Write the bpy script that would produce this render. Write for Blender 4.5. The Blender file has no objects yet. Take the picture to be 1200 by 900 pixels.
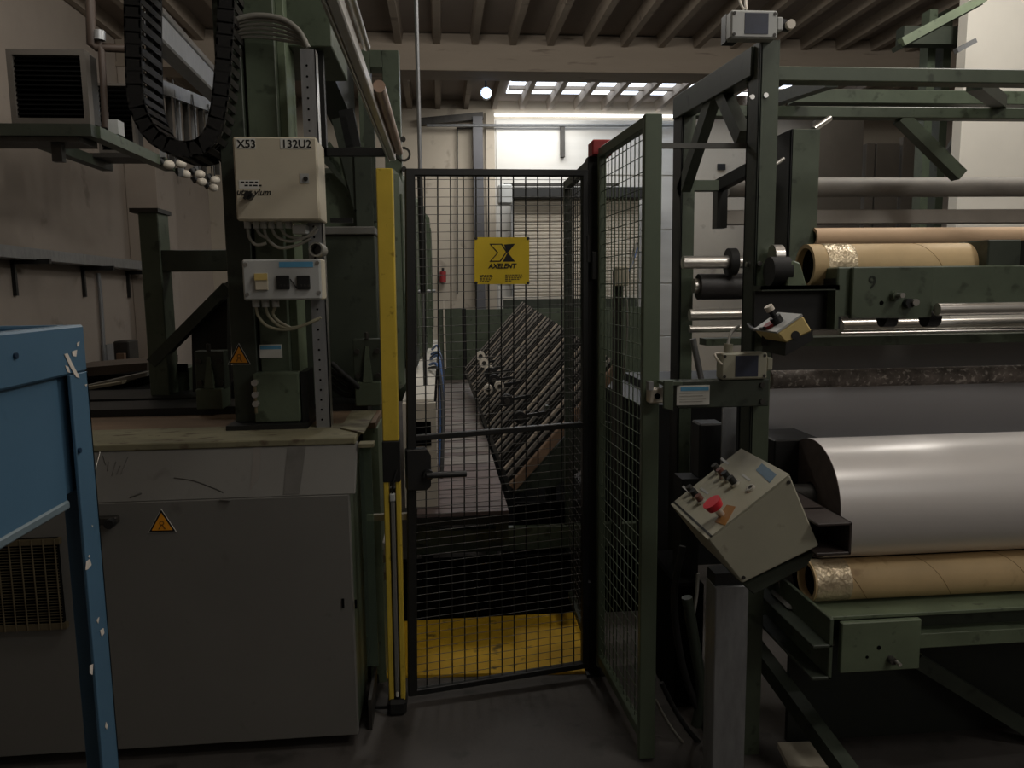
import bpy, bmesh, math, random
from mathutils import Vector, Matrix
random.seed(7)
R = math.radians
sc = bpy.context.scene
COL = sc.collection

# ------------------------------------------------------------------ camera
PSI, THETA, ROLL, FPX = R(5.142), R(7.157), R(-0.7), 900.0
CAM = Vector((0, 0, 1.62))
FWD = Vector((math.sin(PSI) * math.cos(THETA), math.cos(PSI) * math.cos(THETA), -math.sin(THETA)))
_r0 = Vector((math.cos(PSI), -math.sin(PSI), 0)); _u0 = _r0.cross(FWD)
RIGHT = math.cos(ROLL) * _r0 + math.sin(ROLL) * _u0
UP = math.cos(ROLL) * _u0 - math.sin(ROLL) * _r0
cd = bpy.data.cameras.new('camera'); cam = bpy.data.objects.new('camera', cd); COL.objects.link(cam)
cam.matrix_world = Matrix(((RIGHT.x, UP.x, -FWD.x, CAM.x), (RIGHT.y, UP.y, -FWD.y, CAM.y), (RIGHT.z, UP.z, -FWD.z, CAM.z), (0, 0, 0, 1)))
cd.sensor_width = 36.0; cd.lens = 36.0 * FPX / 1200.0; cd.clip_start = 0.02; cd.clip_end = 100
sc.camera = cam

# ------------------------------------------------------------------ world, lights, exposure
w = bpy.data.worlds.new('world'); sc.world = w; w.use_nodes = True
w.node_tree.nodes['Background'].inputs[0].default_value = (1.0, 0.9, 0.8, 1)
w.node_tree.nodes['Background'].inputs[1].default_value = 0.04
sc.view_settings.view_transform = 'Standard'; sc.view_settings.look = 'None'
sc.view_settings.exposure = 0.0; sc.view_settings.gamma = 1.0
sc.view_settings.use_curve_mapping = False

def area(name, loc, target, sx, sy, power, color):
    l = bpy.data.lights.new(name, 'AREA'); l.shape = 'RECTANGLE'; l.size = sx; l.size_y = sy
    l.energy = power; l.color = color
    o = bpy.data.objects.new(name, l); COL.objects.link(o); o.location = loc
    o.rotation_euler = (Vector(target) - Vector(loc)).to_track_quat('-Z', 'Y').to_euler()
    return o
def lamp(name, loc, power, color=(1.0, 0.96, 0.89), r=.25):
    l = bpy.data.lights.new(name, 'POINT'); l.energy = power; l.color = color; l.shadow_soft_size = r
    o = bpy.data.objects.new(name, l); COL.objects.link(o); o.location = loc
    return o
area('rooflight_far', (1.4, 10.7, 4.20), (1.4, 11.5, 0), 1.8, .9, 46, (1.0, 0.97, 0.92))
lamp('fill_lamp_centre', (0.2, 5.6, 3.9), 56)  # unseen lamp added to brighten the ceiling and roof beam
lamp('fill_lamp_right', (3.2, 3.5, 4.0), 95)  # unseen, added to light the white panel on the right
lamp('fill_lamp_left', (-1.8, 4.6, 3.9), 26)  # unseen fill added for the left wall
lamp('fill_lamp_near', (1.3, 1.75, 4.15), 58)  # added overhead fill, out of view, for enclosure and rollers
lamp('fill_lamp_aisle', (2.7, 0.2, 3.9), 55)  # unseen fill added for the fronts of roll and console
area('daylight_behind', (3.4, -2.6, 3.2), (1.9, 2.2, 1.0), 2.0, 1.6, 14, (1.0, 0.97, 0.92))

# ------------------------------------------------------------------ helpers: pixels of the 1200x900 photograph to points in the room
def ray(px, py): return FWD + RIGHT * ((px - 600) / FPX) + UP * ((450 - py) / FPX)
def at(px, py, Y=None, X=None, Z=None):
    r = ray(px, py)
    t = (Y - CAM.y) / r.y if Y is not None else (X - CAM.x) / r.x if X is not None else (Z - CAM.z) / r.z
    return CAM + r * t
def on_plane(px, py, p0, n):
    r = ray(px, py); return CAM + r * ((Vector(p0) - CAM).dot(n) / r.dot(n))

def lin(c):
    c = c / 255.0
    return c / 12.92 if c <= 0.04045 else ((c + 0.055) / 1.055) ** 2.4
MATS = {}
def mat(name, rgb, rough=0.6, metal=0.0, var=0.18, scale=5.0, bump=0.0, stretch=(1, 1, 1), spots=None, spot_amt=0.55, emit=None, alpha=None, trans=0.0, spec=0.5, bscale=60):
    m = bpy.data.materials.new(name); m.use_nodes = True
    nt = m.node_tree; N, L = nt.nodes, nt.links; b = N['Principled BSDF']
    c = [lin(v) for v in rgb]
    tc = N.new('ShaderNodeTexCoord'); mp = N.new('ShaderNodeMapping'); L.new(tc.outputs['Object'], mp.inputs[0])
    mp.inputs['Scale'].default_value = stretch
    nz = N.new('ShaderNodeTexNoise'); nz.inputs['Scale'].default_value = scale; nz.inputs['Detail'].default_value = 6; nz.inputs['Roughness'].default_value = 0.62
    L.new(mp.outputs[0], nz.inputs['Vector'])
    cr = N.new('ShaderNodeValToRGB'); L.new(nz.outputs['Fac'], cr.inputs[0])
    e = cr.color_ramp.elements
    e[0].position, e[1].position = 0.3, 0.7
    e[0].color = (*[v * (1 - var) for v in c], 1); e[1].color = (*[min(1, v * (1 + var)) for v in c], 1)
    out = cr.outputs[0]
    if spots:
        n2 = N.new('ShaderNodeTexNoise'); n2.inputs['Scale'].default_value = scale * 4.3; n2.inputs['Detail'].default_value = 4
        L.new(mp.outputs[0], n2.inputs['Vector'])
        r2 = N.new('ShaderNodeValToRGB'); L.new(n2.outputs['Fac'], r2.inputs[0])
        r2.color_ramp.elements[0].position = spot_amt; r2.color_ramp.elements[1].position = spot_amt + 0.09
        mx = N.new('ShaderNodeMix'); mx.data_type = 'RGBA'
        L.new(r2.outputs[0], mx.inputs[0]); L.new(out, mx.inputs[6]); mx.inputs[7].default_value = (*[lin(v) for v in spots], 1)
        out = mx.outputs[2]
    L.new(out, b.inputs['Base Color'])
    b.inputs['Roughness'].default_value = rough; b.inputs['Metallic'].default_value = metal
    b.inputs['Specular IOR Level'].default_value = spec
    if trans: b.inputs['Transmission Weight'].default_value = trans
    if emit:
        b.inputs['Emission Color'].default_value = (*[lin(v) for v in emit[0]], 1); b.inputs['Emission Strength'].default_value = emit[1]
    if bump:
        n3 = N.new('ShaderNodeTexNoise'); n3.inputs['Scale'].default_value = bscale; n3.inputs['Detail'].default_value = 5
        L.new(mp.outputs[0], n3.inputs['Vector'])
        bp = N.new('ShaderNodeBump'); bp.inputs['Strength'].default_value = bump; bp.inputs['Distance'].default_value = 0.01
        L.new(n3.outputs['Fac'], bp.inputs['Height']); L.new(bp.outputs[0], b.inputs['Normal'])
    MATS[name] = m
    return m

GREEN = mat('machine_green', (80, 90, 74), 0.45, var=.22, scale=4, spots=(58, 66, 52), spot_amt=.60)
DGREEN = mat('dark_machine_green', (56, 63, 53), 0.5, var=.25, scale=4, spots=(40, 46, 38), spot_amt=.6)
LGREEN = mat('pale_machine_green', (102, 114, 92), 0.5, var=.2, scale=6, spots=(78, 86, 70), spot_amt=.62)
FGREEN = mat('fence_green', (90, 102, 84), 0.4, var=.1, scale=5)
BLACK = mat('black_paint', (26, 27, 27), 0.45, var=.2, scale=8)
RUBBER = mat('black_rubber', (22, 22, 22), 0.7, var=.2, scale=12)
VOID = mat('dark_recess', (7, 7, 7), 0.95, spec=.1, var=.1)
YELLOW = mat('yellow_paint', (208, 180, 66), 0.45, var=.1, scale=6, spots=(160, 132, 40), spot_amt=.63)
SIGNY = mat('sign_yellow', (220, 190, 30), 0.5, var=.05, scale=10)
ORANGE = mat('warning_orange', (226, 150, 30), 0.5, var=.06)
PRINT = mat('print_black', (14, 14, 14), 0.6, var=.05)
FYELLOW = mat('floor_yellow', (214, 170, 40), 0.65, var=.22, scale=3, spots=(110, 90, 38), spot_amt=.62, bump=.15)
GREYSHEET = mat('grey_sheet_metal', (112, 111, 107), 0.5, var=.07, scale=2.2, spots=(99, 97, 93), spot_amt=.66)
SCUFF = mat('scuff_dark', (88, 86, 82), 0.7, var=.2, scale=14)
LEDGE = mat('dusty_ledge', (120, 116, 92), 0.75, var=.28, scale=3, stretch=(1, 2.5, 1), spots=(84, 72, 56), spot_amt=.58, bump=.1)
WOODDK = mat('old_board', (74, 64, 55), 0.8, var=.25, scale=3, stretch=(1, 6, 6))
BROWNB = mat('brown_board', (138, 112, 90), 0.7, var=.2, scale=3, stretch=(1, 8, 8))
BLUE = mat('blue_enamel', (74, 108, 134), 0.45, var=.08, scale=3, spots=(66, 98, 122), spot_amt=.66)
CHIP = mat('chipped_paint', (214, 205, 196), 0.8, var=.12, scale=30)
CABINET = mat('cabinet_cream', (196, 188, 168), 0.5, var=.06, scale=4)
BOXGREY = mat('box_grey', (176, 178, 176), 0.45, var=.06, scale=5)
CONSOLE = mat('console_grey', (166, 164, 146), 0.5, var=.08, scale=5, spots=(140, 137, 120), spot_amt=.66)
LABELB = mat('label_blue', (92, 158, 196), 0.5, var=.06)
LABELW = mat('label_white', (212, 212, 205), 0.5, var=.06)
NAVY = mat('label_navy', (44, 50, 68), 0.45, var=.25, scale=20)
GALV = mat('galvanised', (150, 152, 154), 0.42, metal=.55, var=.15, scale=18, stretch=(2, 2, .5))
STEEL = mat('bright_steel', (214, 210, 204), 0.28, metal=.8, var=.06, scale=10)
ALU = mat('aluminium', (196, 194, 190), 0.28, metal=.9, var=.06, scale=10)
IRON = mat('dark_iron', (62, 60, 57), 0.5, metal=.4, var=.25, scale=10)
WALLM = mat('wall_plaster', (160, 149, 138), 0.9, var=.1, scale=.8, spots=(134, 124, 114), spot_amt=.64, bump=.08)
FARWALL = mat('far_wall_plaster', (186, 176, 160), 0.9, var=.09, scale=.9, spots=(160, 150, 136), spot_amt=.64)
CEILM = mat('roof_slab', (136, 124, 114), 0.9, var=.12, scale=.7)
CONC = mat('concrete_beam', (146, 134, 120), 0.85, var=.12, scale=1.2, stretch=(.4, 1, 3), spots=(118, 106, 94), spot_amt=.62)
FLOORM = mat('concrete_floor', (74, 70, 67), 0.6, var=.28, scale=1.6, spots=(56, 53, 50), spot_amt=.58, bump=.12)
WHITEB = mat('white_board', (226, 222, 212), 0.7, var=.04, scale=2)
DOORM = mat('door_panel_white', (206, 204, 198), 0.4, metal=.2, var=.07, scale=1.5, stretch=(.3, 1, 3))
SHUT = mat('shutter_cream', (190, 181, 165), 0.55, var=.1, scale=3)
ROLLW = mat('white_film_roll', (232, 228, 225), 0.32, metal=.15, var=.03, scale=2, stretch=(.3, 3, 3))
KRAFT = mat('kraft_tube', (216, 184, 150), 0.65, var=.07, scale=2)
KRAFT2 = mat('spiral_card_tube', (212, 184, 138), 0.6, var=.14, scale=3, spots=(186, 154, 112), spot_amt=.64)
TAPE = mat('clear_tape', (214, 196, 164), 0.16, metal=.35, var=.2, scale=16, bump=.9, bscale=40)
WEB = mat('grey_film_web', (196, 196, 200), 0.28, metal=.1, var=.05, scale=1.5, stretch=(.4, 1, 2))
ROLLG = mat('grey_rubber_roller', (146, 142, 136), 0.6, var=.22, scale=7, stretch=(.6, 2, 2))
ROLLD = mat('black_rubber_roller', (52, 50, 50), 0.5, var=.15, scale=7)
FUZZ = mat('dusty_roller', (122, 114, 108), 0.9, var=.6, scale=14, spots=(196, 188, 180), spot_amt=.56, bump=.8)
FLATBAR = mat('grey_flat_bar', (160, 154, 146), 0.5, metal=.3, var=.12, scale=4)
DARKWALL = mat('dark_partition', (126, 120, 112), 0.85, var=.1, scale=2)
RED = mat('red_plastic', (206, 40, 56), 0.35, var=.05)
DRED = mat('dull_red', (150, 44, 46), 0.5, var=.1)
WHITEP = mat('white_plastic', (216, 208, 194), 0.45, var=.06)
CABLEG = mat('cable_grey', (136, 134, 126), 0.55, var=.1)
CABLEB = mat('hose_blue', (52, 92, 150), 0.45, var=.15)
SLAT = mat('deck_slat_wood', (112, 98, 96), 0.6, var=.22, scale=4, stretch=(.6, 4, 1))
SLATG = mat('deck_slat_grey', (138, 130, 124), 0.5, var=.18, scale=4, stretch=(.6, 4, 1))
PADW = mat('rack_strip_pale', (178, 166, 150), 0.6, var=.15, scale=8)
SKYL = mat('rooflight_sheet', (235, 240, 245), 0.5, var=0, emit=((226, 238, 255), 3.0))
GAPL = mat('daylight_gap', (245, 248, 255), 0.5, var=0, emit=((246, 250, 255), 3.0))
LAMPM = mat('lamp_glow', (230, 240, 255), 0.3, var=0, emit=((190, 214, 255), 60.0))
SCREEN = mat('grille_dark', (40, 36, 34), 0.7, var=.2)
BRASSY = mat('vent_frame', (94, 84, 62), 0.6, var=.1)
def plexi():
    m = mat('clear_guard', (150, 168, 150), 0.08, var=.05); b = m.node_tree.nodes['Principled BSDF']
    b.inputs['Transmission Weight'].default_value = 0.85; b.inputs['IOR'].default_value = 1.1
    return m
PLEXI = plexi()

class MB:
    def __init__(s): s.v = []; s.f = []; s.sm = []
    def add(s, verts, faces, smooth=False):
        o = len(s.v); s.v += [Vector(v) for v in verts]; s.f += [tuple(i + o for i in f) for f in faces]; s.sm += [smooth] * len(faces); return s
    def box(s, x0, x1, y0, y1, z0, z1):
        x0, x1 = min(x0, x1), max(x0, x1); y0, y1 = min(y0, y1), max(y0, y1); z0, z1 = min(z0, z1), max(z0, z1)
        return s.add([(x0, y0, z0), (x1, y0, z0), (x1, y1, z0), (x0, y1, z0), (x0, y0, z1), (x1, y0, z1), (x1, y1, z1), (x0, y1, z1)],
                     [(0, 3, 2, 1), (4, 5, 6, 7), (0, 1, 5, 4), (1, 2, 6, 5), (2, 3, 7, 6), (3, 0, 4, 7)])
    def prism(s, poly, d):
        n = len(poly); d = Vector(d); p = [Vector(q) for q in poly]
        nrm = Vector((0, 0, 0))
        for i in range(n): nrm += p[i].cross(p[(i + 1) % n])
        if nrm.dot(d) > 0: p = p[::-1]
        return s.add(p + [q + d for q in p], [tuple(range(n)), tuple(range(2 * n - 1, n - 1, -1))] + [(i, i + n, (i + 1) % n + n, (i + 1) % n)[::1] for i in range(n)])
    def bar(s, a, b, w, h, up=(0, 0, 1)):
        a, b = Vector(a), Vector(b); d = (b - a).normalized(); up = Vector(up)
        if abs(d.dot(up)) > .99: up = Vector((0, 1, 0))
        sd = d.cross(up).normalized(); u = sd.cross(d).normalized()
        q = [a + sd * x * w / 2 + u * y * h / 2 for x, y in ((-1, -1), (1, -1), (1, 1), (-1, 1))]
        return s.prism(q, b - a)
    def cyl(s, a, b, r, n=20, r2=None, caps=True):
        a, b = Vector(a), Vector(b); d = (b - a).normalized(); t = Vector((0, 0, 1)) if abs(d.z) < .9 else Vector((1, 0, 0))
        u = d.cross(t).normalized(); v = d.cross(u); r2 = r if r2 is None else r2
        ring = lambda c, rr: [c + (u * math.cos(2 * math.pi * i / n) + v * math.sin(2 * math.pi * i / n)) * rr for i in range(n)]
        s.add(ring(a, r) + ring(b, r2), [(i, (i + 1) % n, (i + 1) % n + n, i + n) for i in range(n)], True)
        if caps:
            s.add(ring(a, r), [tuple(range(n - 1, -1, -1))]); s.add(ring(b, r2), [tuple(range(n))])
        return s
    def pipe(s, a, b, ro, ri, n=24):
        a, b = Vector(a), Vector(b); d = (b - a).normalized(); t = Vector((0, 0, 1)) if abs(d.z) < .9 else Vector((1, 0, 0))
        u = d.cross(t).normalized(); v = d.cross(u)
        ring = lambda c, rr: [c + (u * math.cos(2 * math.pi * i / n) + v * math.sin(2 * math.pi * i / n)) * rr for i in range(n)]
        q = [(i, (i + 1) % n, (i + 1) % n + n, i + n) for i in range(n)]
        s.add(ring(a, ro) + ring(b, ro), q, True); s.add(ring(a, ri) + ring(b, ri), [f[::-1] for f in q], True)
        s.add(ring(a, ro) + ring(a, ri), [f[::-1] for f in q]); s.add(ring(b, ro) + ring(b, ri), q)
        return s
    def tube(s, pts, r, n=8, sub=6):
        p = [Vector(q) for q in pts]
        if sub > 1 and len(p) > 2:
            o = []
            for i in range(len(p) - 1):
                a, b, c, d = p[max(i - 1, 0)], p[i], p[i + 1], p[min(i + 2, len(p) - 1)]
                for k in range(sub):
                    t = k / sub
                    o.append(.5 * ((2 * b) + (c - a) * t + (2 * a - 5 * b + 4 * c - d) * t * t + (3 * b - a - 3 * c + d) * t ** 3))
            p = o + [p[-1]]
        vs = []; u = None
        for i, q in enumerate(p):
            d = (p[min(i + 1, len(p) - 1)] - p[max(i - 1, 0)]).normalized()
            if u is None: u = d.cross(Vector((.3, .5, .81))).normalized()
            u = (u - d * u.dot(d)).normalized(); v = d.cross(u)
            vs += [q + (u * math.cos(2 * math.pi * k / n) + v * math.sin(2 * math.pi * k / n)) * r for k in range(n)]
        fs = [(i * n + k, i * n + (k + 1) % n, (i + 1) * n + (k + 1) % n, (i + 1) * n + k) for i in range(len(p) - 1) for k in range(n)]
        s.add(vs, fs, True); m = len(p) - 1
        s.add(vs[:n], [tuple(range(n - 1, -1, -1))]); s.add(vs[m * n:], [tuple(range(n))])
        return s
    def sphere(s, c, r, n=14, sc=(1, 1, 1)):
        c = Vector(c); vs = [c + Vector((0, 0, r * sc[2]))]; h = n // 2
        for j in range(1, h):
            for i in range(n):
                a, b = math.pi * j / h, 2 * math.pi * i / n
                vs.append(c + Vector((r * sc[0] * math.sin(a) * math.cos(b), r * sc[1] * math.sin(a) * math.sin(b), r * sc[2] * math.cos(a))))
        vs.append(c - Vector((0, 0, r * sc[2]))); fs = [(0, 1 + i, 1 + (i + 1) % n) for i in range(n)]
        for j in range(h - 2):
            fs += [(1 + j * n + i, 1 + (j + 1) * n + i, 1 + (j + 1) * n + (i + 1) % n, 1 + j * n + (i + 1) % n) for i in range(n)]
        k = 1 + (h - 2) * n
        fs += [(len(vs) - 1, k + (i + 1) % n, k + i) for i in range(n)]
        return s.add(vs, fs, True)
    def build(s, name, m, parent=None, label=None, cat=None, group=None, kind=None, bevel=0.0, base=None):
        me = bpy.data.meshes.new(name)
        if parent is not None:
            o0 = rootloc(parent)
        elif kind == 'structure': o0 = Vector((0, 0, 0))
        else:
            xs = [v.x for v in s.v]; ys = [v.y for v in s.v]
            o0 = Vector(base) if base is not None else Vector(((min(xs) + max(xs)) / 2, (min(ys) + max(ys)) / 2, min(v.z for v in s.v)))
        me.from_pydata([v - o0 for v in s.v], [], s.f)
        me.polygons.foreach_set('use_smooth', s.sm)
        bm = bmesh.new(); bm.from_mesh(me); bmesh.ops.recalc_face_normals(bm, faces=bm.faces); bm.to_mesh(me); bm.free()
        me.materials.append(m); me.update()
        o = bpy.data.objects.new(name, me); COL.objects.link(o)
        if parent is not None: o.parent = parent
        else: o.location = o0
        if bevel:
            b = o.modifiers.new('edge', 'BEVEL'); b.width = bevel; b.segments = 1; b.limit_method = 'ANGLE'; b.angle_limit = R(45)
        return tag(o, label, cat, group, kind)
def rootloc(o):
    while o.parent is not None: o = o.parent
    return o.location.copy()
def tag(o, label=None, cat=None, group=None, kind=None):
    for k, v in (('label', label), ('category', cat), ('group', group), ('kind', kind)):
        if v: o[k] = v
    return o
def thing(name, loc, label, cat, group=None):
    o = bpy.data.objects.new(name, None); COL.objects.link(o); o.location = loc; o.empty_display_size = .05
    return tag(o, label, cat, group)
def copy_tree(o, parent=None):
    c = o.copy(); COL.objects.link(c)
    if parent is not None: c.parent = parent
    for ch in list(o.children): copy_tree(ch, c)
    return c
def prect(x0, y0, x1, y1, Y, d, mb=None):
    """axis-aligned box whose front face on the plane Y spans the two photograph corners, going back d"""
    a, b = at(x0, y0, Y=Y), at(x1, y1, Y=Y)
    return (mb or MB()).box(a.x, b.x, Y, Y + d, a.z, b.z)
def ppoly(pts, Y, d, mb=None):
    return (mb or MB()).prism([at(x, y, Y=Y) for x, y in pts], (0, d, 0))
def lettering(s, org, xd, up, size, m, parent, bold=0.0, shear=0.0, name='lettering', align='LEFT'):
    cu = bpy.data.curves.new('lettering', 'FONT'); cu.body = s; cu.size = size; cu.offset = bold; cu.shear = shear; cu.align_x = align
    cu.resolution_u = 3; cu.extrude = 0.0004
    to = bpy.data.objects.new('tmp', cu); COL.objects.link(to)
    dg = bpy.context.evaluated_depsgraph_get(); me = bpy.data.meshes.new_from_object(to.evaluated_get(dg))
    bpy.data.objects.remove(to); bpy.data.curves.remove(cu)
    xd, up = Vector(xd).normalized(), Vector(up).normalized(); n = xd.cross(up); up = n.cross(xd)
    o0 = Vector(org) - rootloc(parent)
    for v in me.vertices: v.co = o0 + xd * v.co.x + up * v.co.y + n * (v.co.z + .0006)
    me.materials.clear(); me.materials.append(m)
    o = bpy.data.objects.new(name, me); COL.objects.link(o); o.parent = parent
    return o
def bolts(pts, n, r, h, m, parent, name='bolt'):
    n = Vector(n)
    for p in pts: MB().cyl(Vector(p), Vector(p) + n * h, r, 8).build(name, m, parent)

# ================================================================== SETTING
XL, YF, ZC = -3.4, 12.0, 4.42
MB().box(XL - .2, 8.0, -4, YF + .2, -.1, 0).build('floor', FLOORM, kind='structure')
MB().box(XL - .2, XL, -4, YF + .2, 0, ZC + .3).build('wall_left', WALLM, kind='structure')
MB().box(XL, 8.0, YF, YF + .2, 0, ZC + .3).build('wall_far', FARWALL, kind='structure')
MB().box(7.8, 8.0, -4, YF, 0, ZC + .3).build('wall_right', WALLM, kind='structure')
MB().box(XL - .2, 8.0, -4.2, -4, 0, ZC + .3).build('wall_back', WALLM, kind='structure')
ceil = MB().box(XL - .2, 8.0, -4, YF + .2, ZC, ZC + .2).build('ceiling', CEILM, kind='structure')
sp = 44 / 900 * 8.6
x = at(556, 42, Y=9).x - 12 * sp
while x < 7.6:                                               # ribs of the roof slab, running away from the camera
    if x > XL:
        MB().prism([(x - .055, 2.0, ZC), (x + .055, 2.0, ZC), (x + .035, 2.0, ZC - .13), (x - .035, 2.0, ZC - .13)], (0, YF - 2.0, 0)).build('rib', CONC, ceil)
    x += sp
a, b = at(600, 44, Y=8.9), at(600, 84, Y=8.9)
MB().box(XL, 7.8, 8.9, 9.3, b.z, ZC - .01).build('trim_1', CONC, kind='structure', bevel=.01)
MB().box(XL, 7.8, 8.88, 8.9, b.z, b.z + .05).build('trim_2', CONC, kind='structure')
# translucent rooflight strip between the ribs, near the far wall
x = at(596, 100, Y=10.8).x
rl = MB()
MB().box(1.0, 5.6, 10.2, 11.5, ZC - .012, ZC - .004).build('window_1', SKYL, kind='structure')
for yb in (10.62, 11.05): MB().box(1.0, 5.6, yb, yb + .06, ZC - .06, ZC - .012).build('glazing_bar', CONC, ceil)
# pilaster on the left wall
p0, p1 = at(151, 250, X=XL), at(178, 250, X=XL)
MB().box(XL, XL + .34, p1.y - .75, p1.y - .2, 0, ZC).build('trim_3', WALLM, kind='structure', bevel=.01)
# steel column by the far wall
a, b = at(554, 136, Y=11.8), at(569, 360, Y=11.8)
MB().box(a.x, b.x, 11.8, 11.98, 0, a.z).build('trim_4', mat('blue_grey_column', (84, 84, 88), .5, var=.1), kind='structure')
# big sectional door of the far wall, with daylight over its top edge
a, b = at(579, 140, Y=11.94), at(800, 400, Y=11.94)
dr = MB().box(a.x, b.x, 11.94, 11.99, 0, a.z).build('door_1', DOORM, kind='structure')
nh = 5
for k in range(nh):
    z0 = a.z * k / nh + .01; MB().box(a.x + .02, b.x - .02, 11.915, 11.94, z0, a.z * (k + 1) / nh - .01).build('panel', DOORM, dr, bevel=.006)
g0, g1 = at(578, 133, Y=11.95), at(802, 137, Y=11.95)
MB().box(g0.x, g1.x, 11.95, 11.99, g1.z, g0.z).build('window_2', GAPL, kind='structure')
MB().box(a.x - .13, a.x, 11.9, 11.99, 0, a.z + .1).build('door_frame', FARWALL, dr)
t0, t1 = at(500, 147, Y=11.8), at(800, 147, Y=11.8)
pr = thing('door_rail_pipe', (1.5, 11.8, t0.z), 'thin grey pipe running level across the far wall above the big pale door', 'pipe')
MB().cyl(t0, t1, .022, 8).build('pipe', GALV, pr)
for px in (660,):
    q = at(px, 147, Y=11.78); MB().box(q.x - .03, q.x + .03, 11.8, 11.9, q.z - .45, q.z + .02).build('hanger', IRON, pr)
q0, q1 = at(492, 140, Y=11.9), at(566, 135, Y=11.9)
MB().bar(at(492, 143, Y=11.9), at(566, 136, Y=11.9), .1, .1).build('trim_5', IRON, kind='structure')
cdt = thing('wall_conduit', (at(537, 250, Y=11.95).x, 11.95, 0), 'thin dark conduit loop on the dirty white wall left of the grey steel column', 'conduit')
MB().tube([at(536, 345, Y=11.95), at(536, 150, Y=11.95)], .012, 6, 1).build('conduit', IRON, cdt)
MB().tube([at(536, 150, Y=11.95), at(553, 150, Y=11.95)], .012, 6, 1).build('conduit', IRON, cdt)
fx = thing('fire_extinguisher', at(517, 322, Y=11.94), 'small red fire extinguisher at the foot of the far white wall', 'fire extinguisher')
MB().cyl(at(519, 331, Y=11.95), at(519, 318, Y=11.95), .05, 12).build('cylinder', DRED, fx)
MB().cyl(at(519, 318, Y=11.95), at(519, 314, Y=11.95), .02, 8).build('valve', BLACK, fx)

# rolling shutter
sy = 11.62
s0, s1 = at(601, 232, Y=sy), at(668, 352, Y=sy)
sh = thing('rolling_shutter', ((s0.x + s1.x) / 2 + .4, sy, 0), 'cream slatted rolling shutter with a dark roller housing, in front of the big pale door', 'shutter')
m = MB(); z = 0.9
while z < s0.z:
    m.prism([(s0.x, sy, z), (s0.x, sy - .012, z + .006), (s0.x, sy - .012, z + .034), (s0.x, sy, z + .042)], (1.9, 0, 0)); z += .05
m.build('slats', SHUT, sh, kind='stuff')
MB().box(s0.x, s0.x + 1.9, sy, sy + .02, 0, s0.z).build('backing', SHUT, sh)
h0, h1 = at(599, 219, Y=sy - .2), at(668, 232, Y=sy - .2)
MB().box(h0.x, h0.x + 2.0, sy - .2, sy + .1, h1.z, h0.z).build('housing', BLACK, sh, bevel=.01)
MB().box(s0.x - .03, s0.x, sy - .05, sy + .05, 0, h0.z).build('guide', GALV, sh)
q = at(592, 226, Y=sy - .25); MB().box(q.x - .1, q.x + .1, sy - .3, sy - .05, q.z - .16, q.z + .12).build('motor', BOXGREY, sh, bevel=.02)
MB().box(h0.x - .1, h0.x + 1.6, sy - .15, sy - .1, h0.z + .02, h0.z + .06).build('bracket', IRON, sh)

# bright lamp under the roof
lp = thing('floodlight', at(570, 104, Y=9.8), 'small floodlight glowing blue-white under the roof beam', 'lamp')
c = at(570, 108, Y=9.8)
MB().sphere(c, .045, 12).build('bulb', LAMPM, lp)
MB().cyl(c + Vector((0, .03, 0)), c + Vector((0, .12, 0)), .07, 14).build('reflector', GALV, lp)
MB().cyl(c + Vector((0, .1, 0)), Vector((c.x, c.y + .1, ZC)), .012, 8).build('stem', IRON, lp)

# ================================================================== LEFT WALL EQUIPMENT
# unit heaters on their bracket shelf
def heater(px0, py0, px1, py1, Y, label):
    a, b = at(px0, py0, Y=Y), at(px1, py1, Y=Y)
    t = thing('unit_heater', ((a.x + b.x) / 2, Y + .25, b.z), label, 'heater', 'unit heaters on the wall bracket')
    f = .05 * (b.x - a.x) / .7
    MB().box(a.x, b.x, Y + .05, Y + .16, b.z, a.z).build('casing', IRON, t, bevel=.01)
    m = MB(); m.box(a.x, b.x, Y, Y + .06, a.z - f, a.z); m.box(a.x, b.x, Y, Y + .06, b.z, b.z + f); m.box(a.x, a.x + f, Y, Y + .06, b.z + f, a.z - f); m.box(b.x - f, b.x, Y, Y + .06, b.z + f, a.z - f)
    m.build('frame', mat('heater_frame_' + str(px0), (98, 93, 87), .6, var=.1), t)
    LV = MATS.get('louvre_dark') or mat('louvre_dark', (15, 15, 15), .8, spec=.05)
    n = 13
    for k in range(n):
        z = b.z + f + (a.z - b.z - 2 * f) * (k + .5) / n
        MB().prism([(a.x + f, Y + .01, z - .02), (a.x + f, Y + .05, z + .012), (a.x + f, Y + .055, z + .008), (a.x + f, Y + .015, z - .024)], (b.x - a.x - 2 * f, 0, 0)).build('louvre', LV, t)
    return t
heater(6, 57, 106, 145, 5.0, 'dark louvred unit heater with a grey frame, nearer one high on the left wall')
heater(110, 97, 160, 179, 6.1, 'dark louvred unit heater partly behind the black cable chain')
a0 = at(6, 146, Y=5.0).z
hb = thing('heater_bracket', (-2.4, 5.4, a0), 'green steel bracket shelf carrying the two unit heaters off the left wall', 'bracket')
p = at(100, 145, Y=4.98); q = at(180, 188, Y=4.98)
MB().box(XL, p.x + .03, 4.98, 5.06, p.z - .07, p.z).build('beam', DGREEN, hb)
MB().box(p.x - .03, p.x + .05, 5.06, 6.4, p.z - .07, p.z).build('beam', GREEN, hb)
MB().box(p.x - .5, p.x - .42, 5.06, 6.4, p.z - .07, p.z).build('beam', DGREEN, hb)
MB().box(p.x - .5, p.x + .03, 6.05, 6.35, p.z - .02, p.z + .01).build('shelf', IRON, hb)
MB().box(p.x - .7, p.x - .05, 5.0, 5.25, p.z - .1, p.z - .02).build('drip_tray', IRON, hb)
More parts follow.
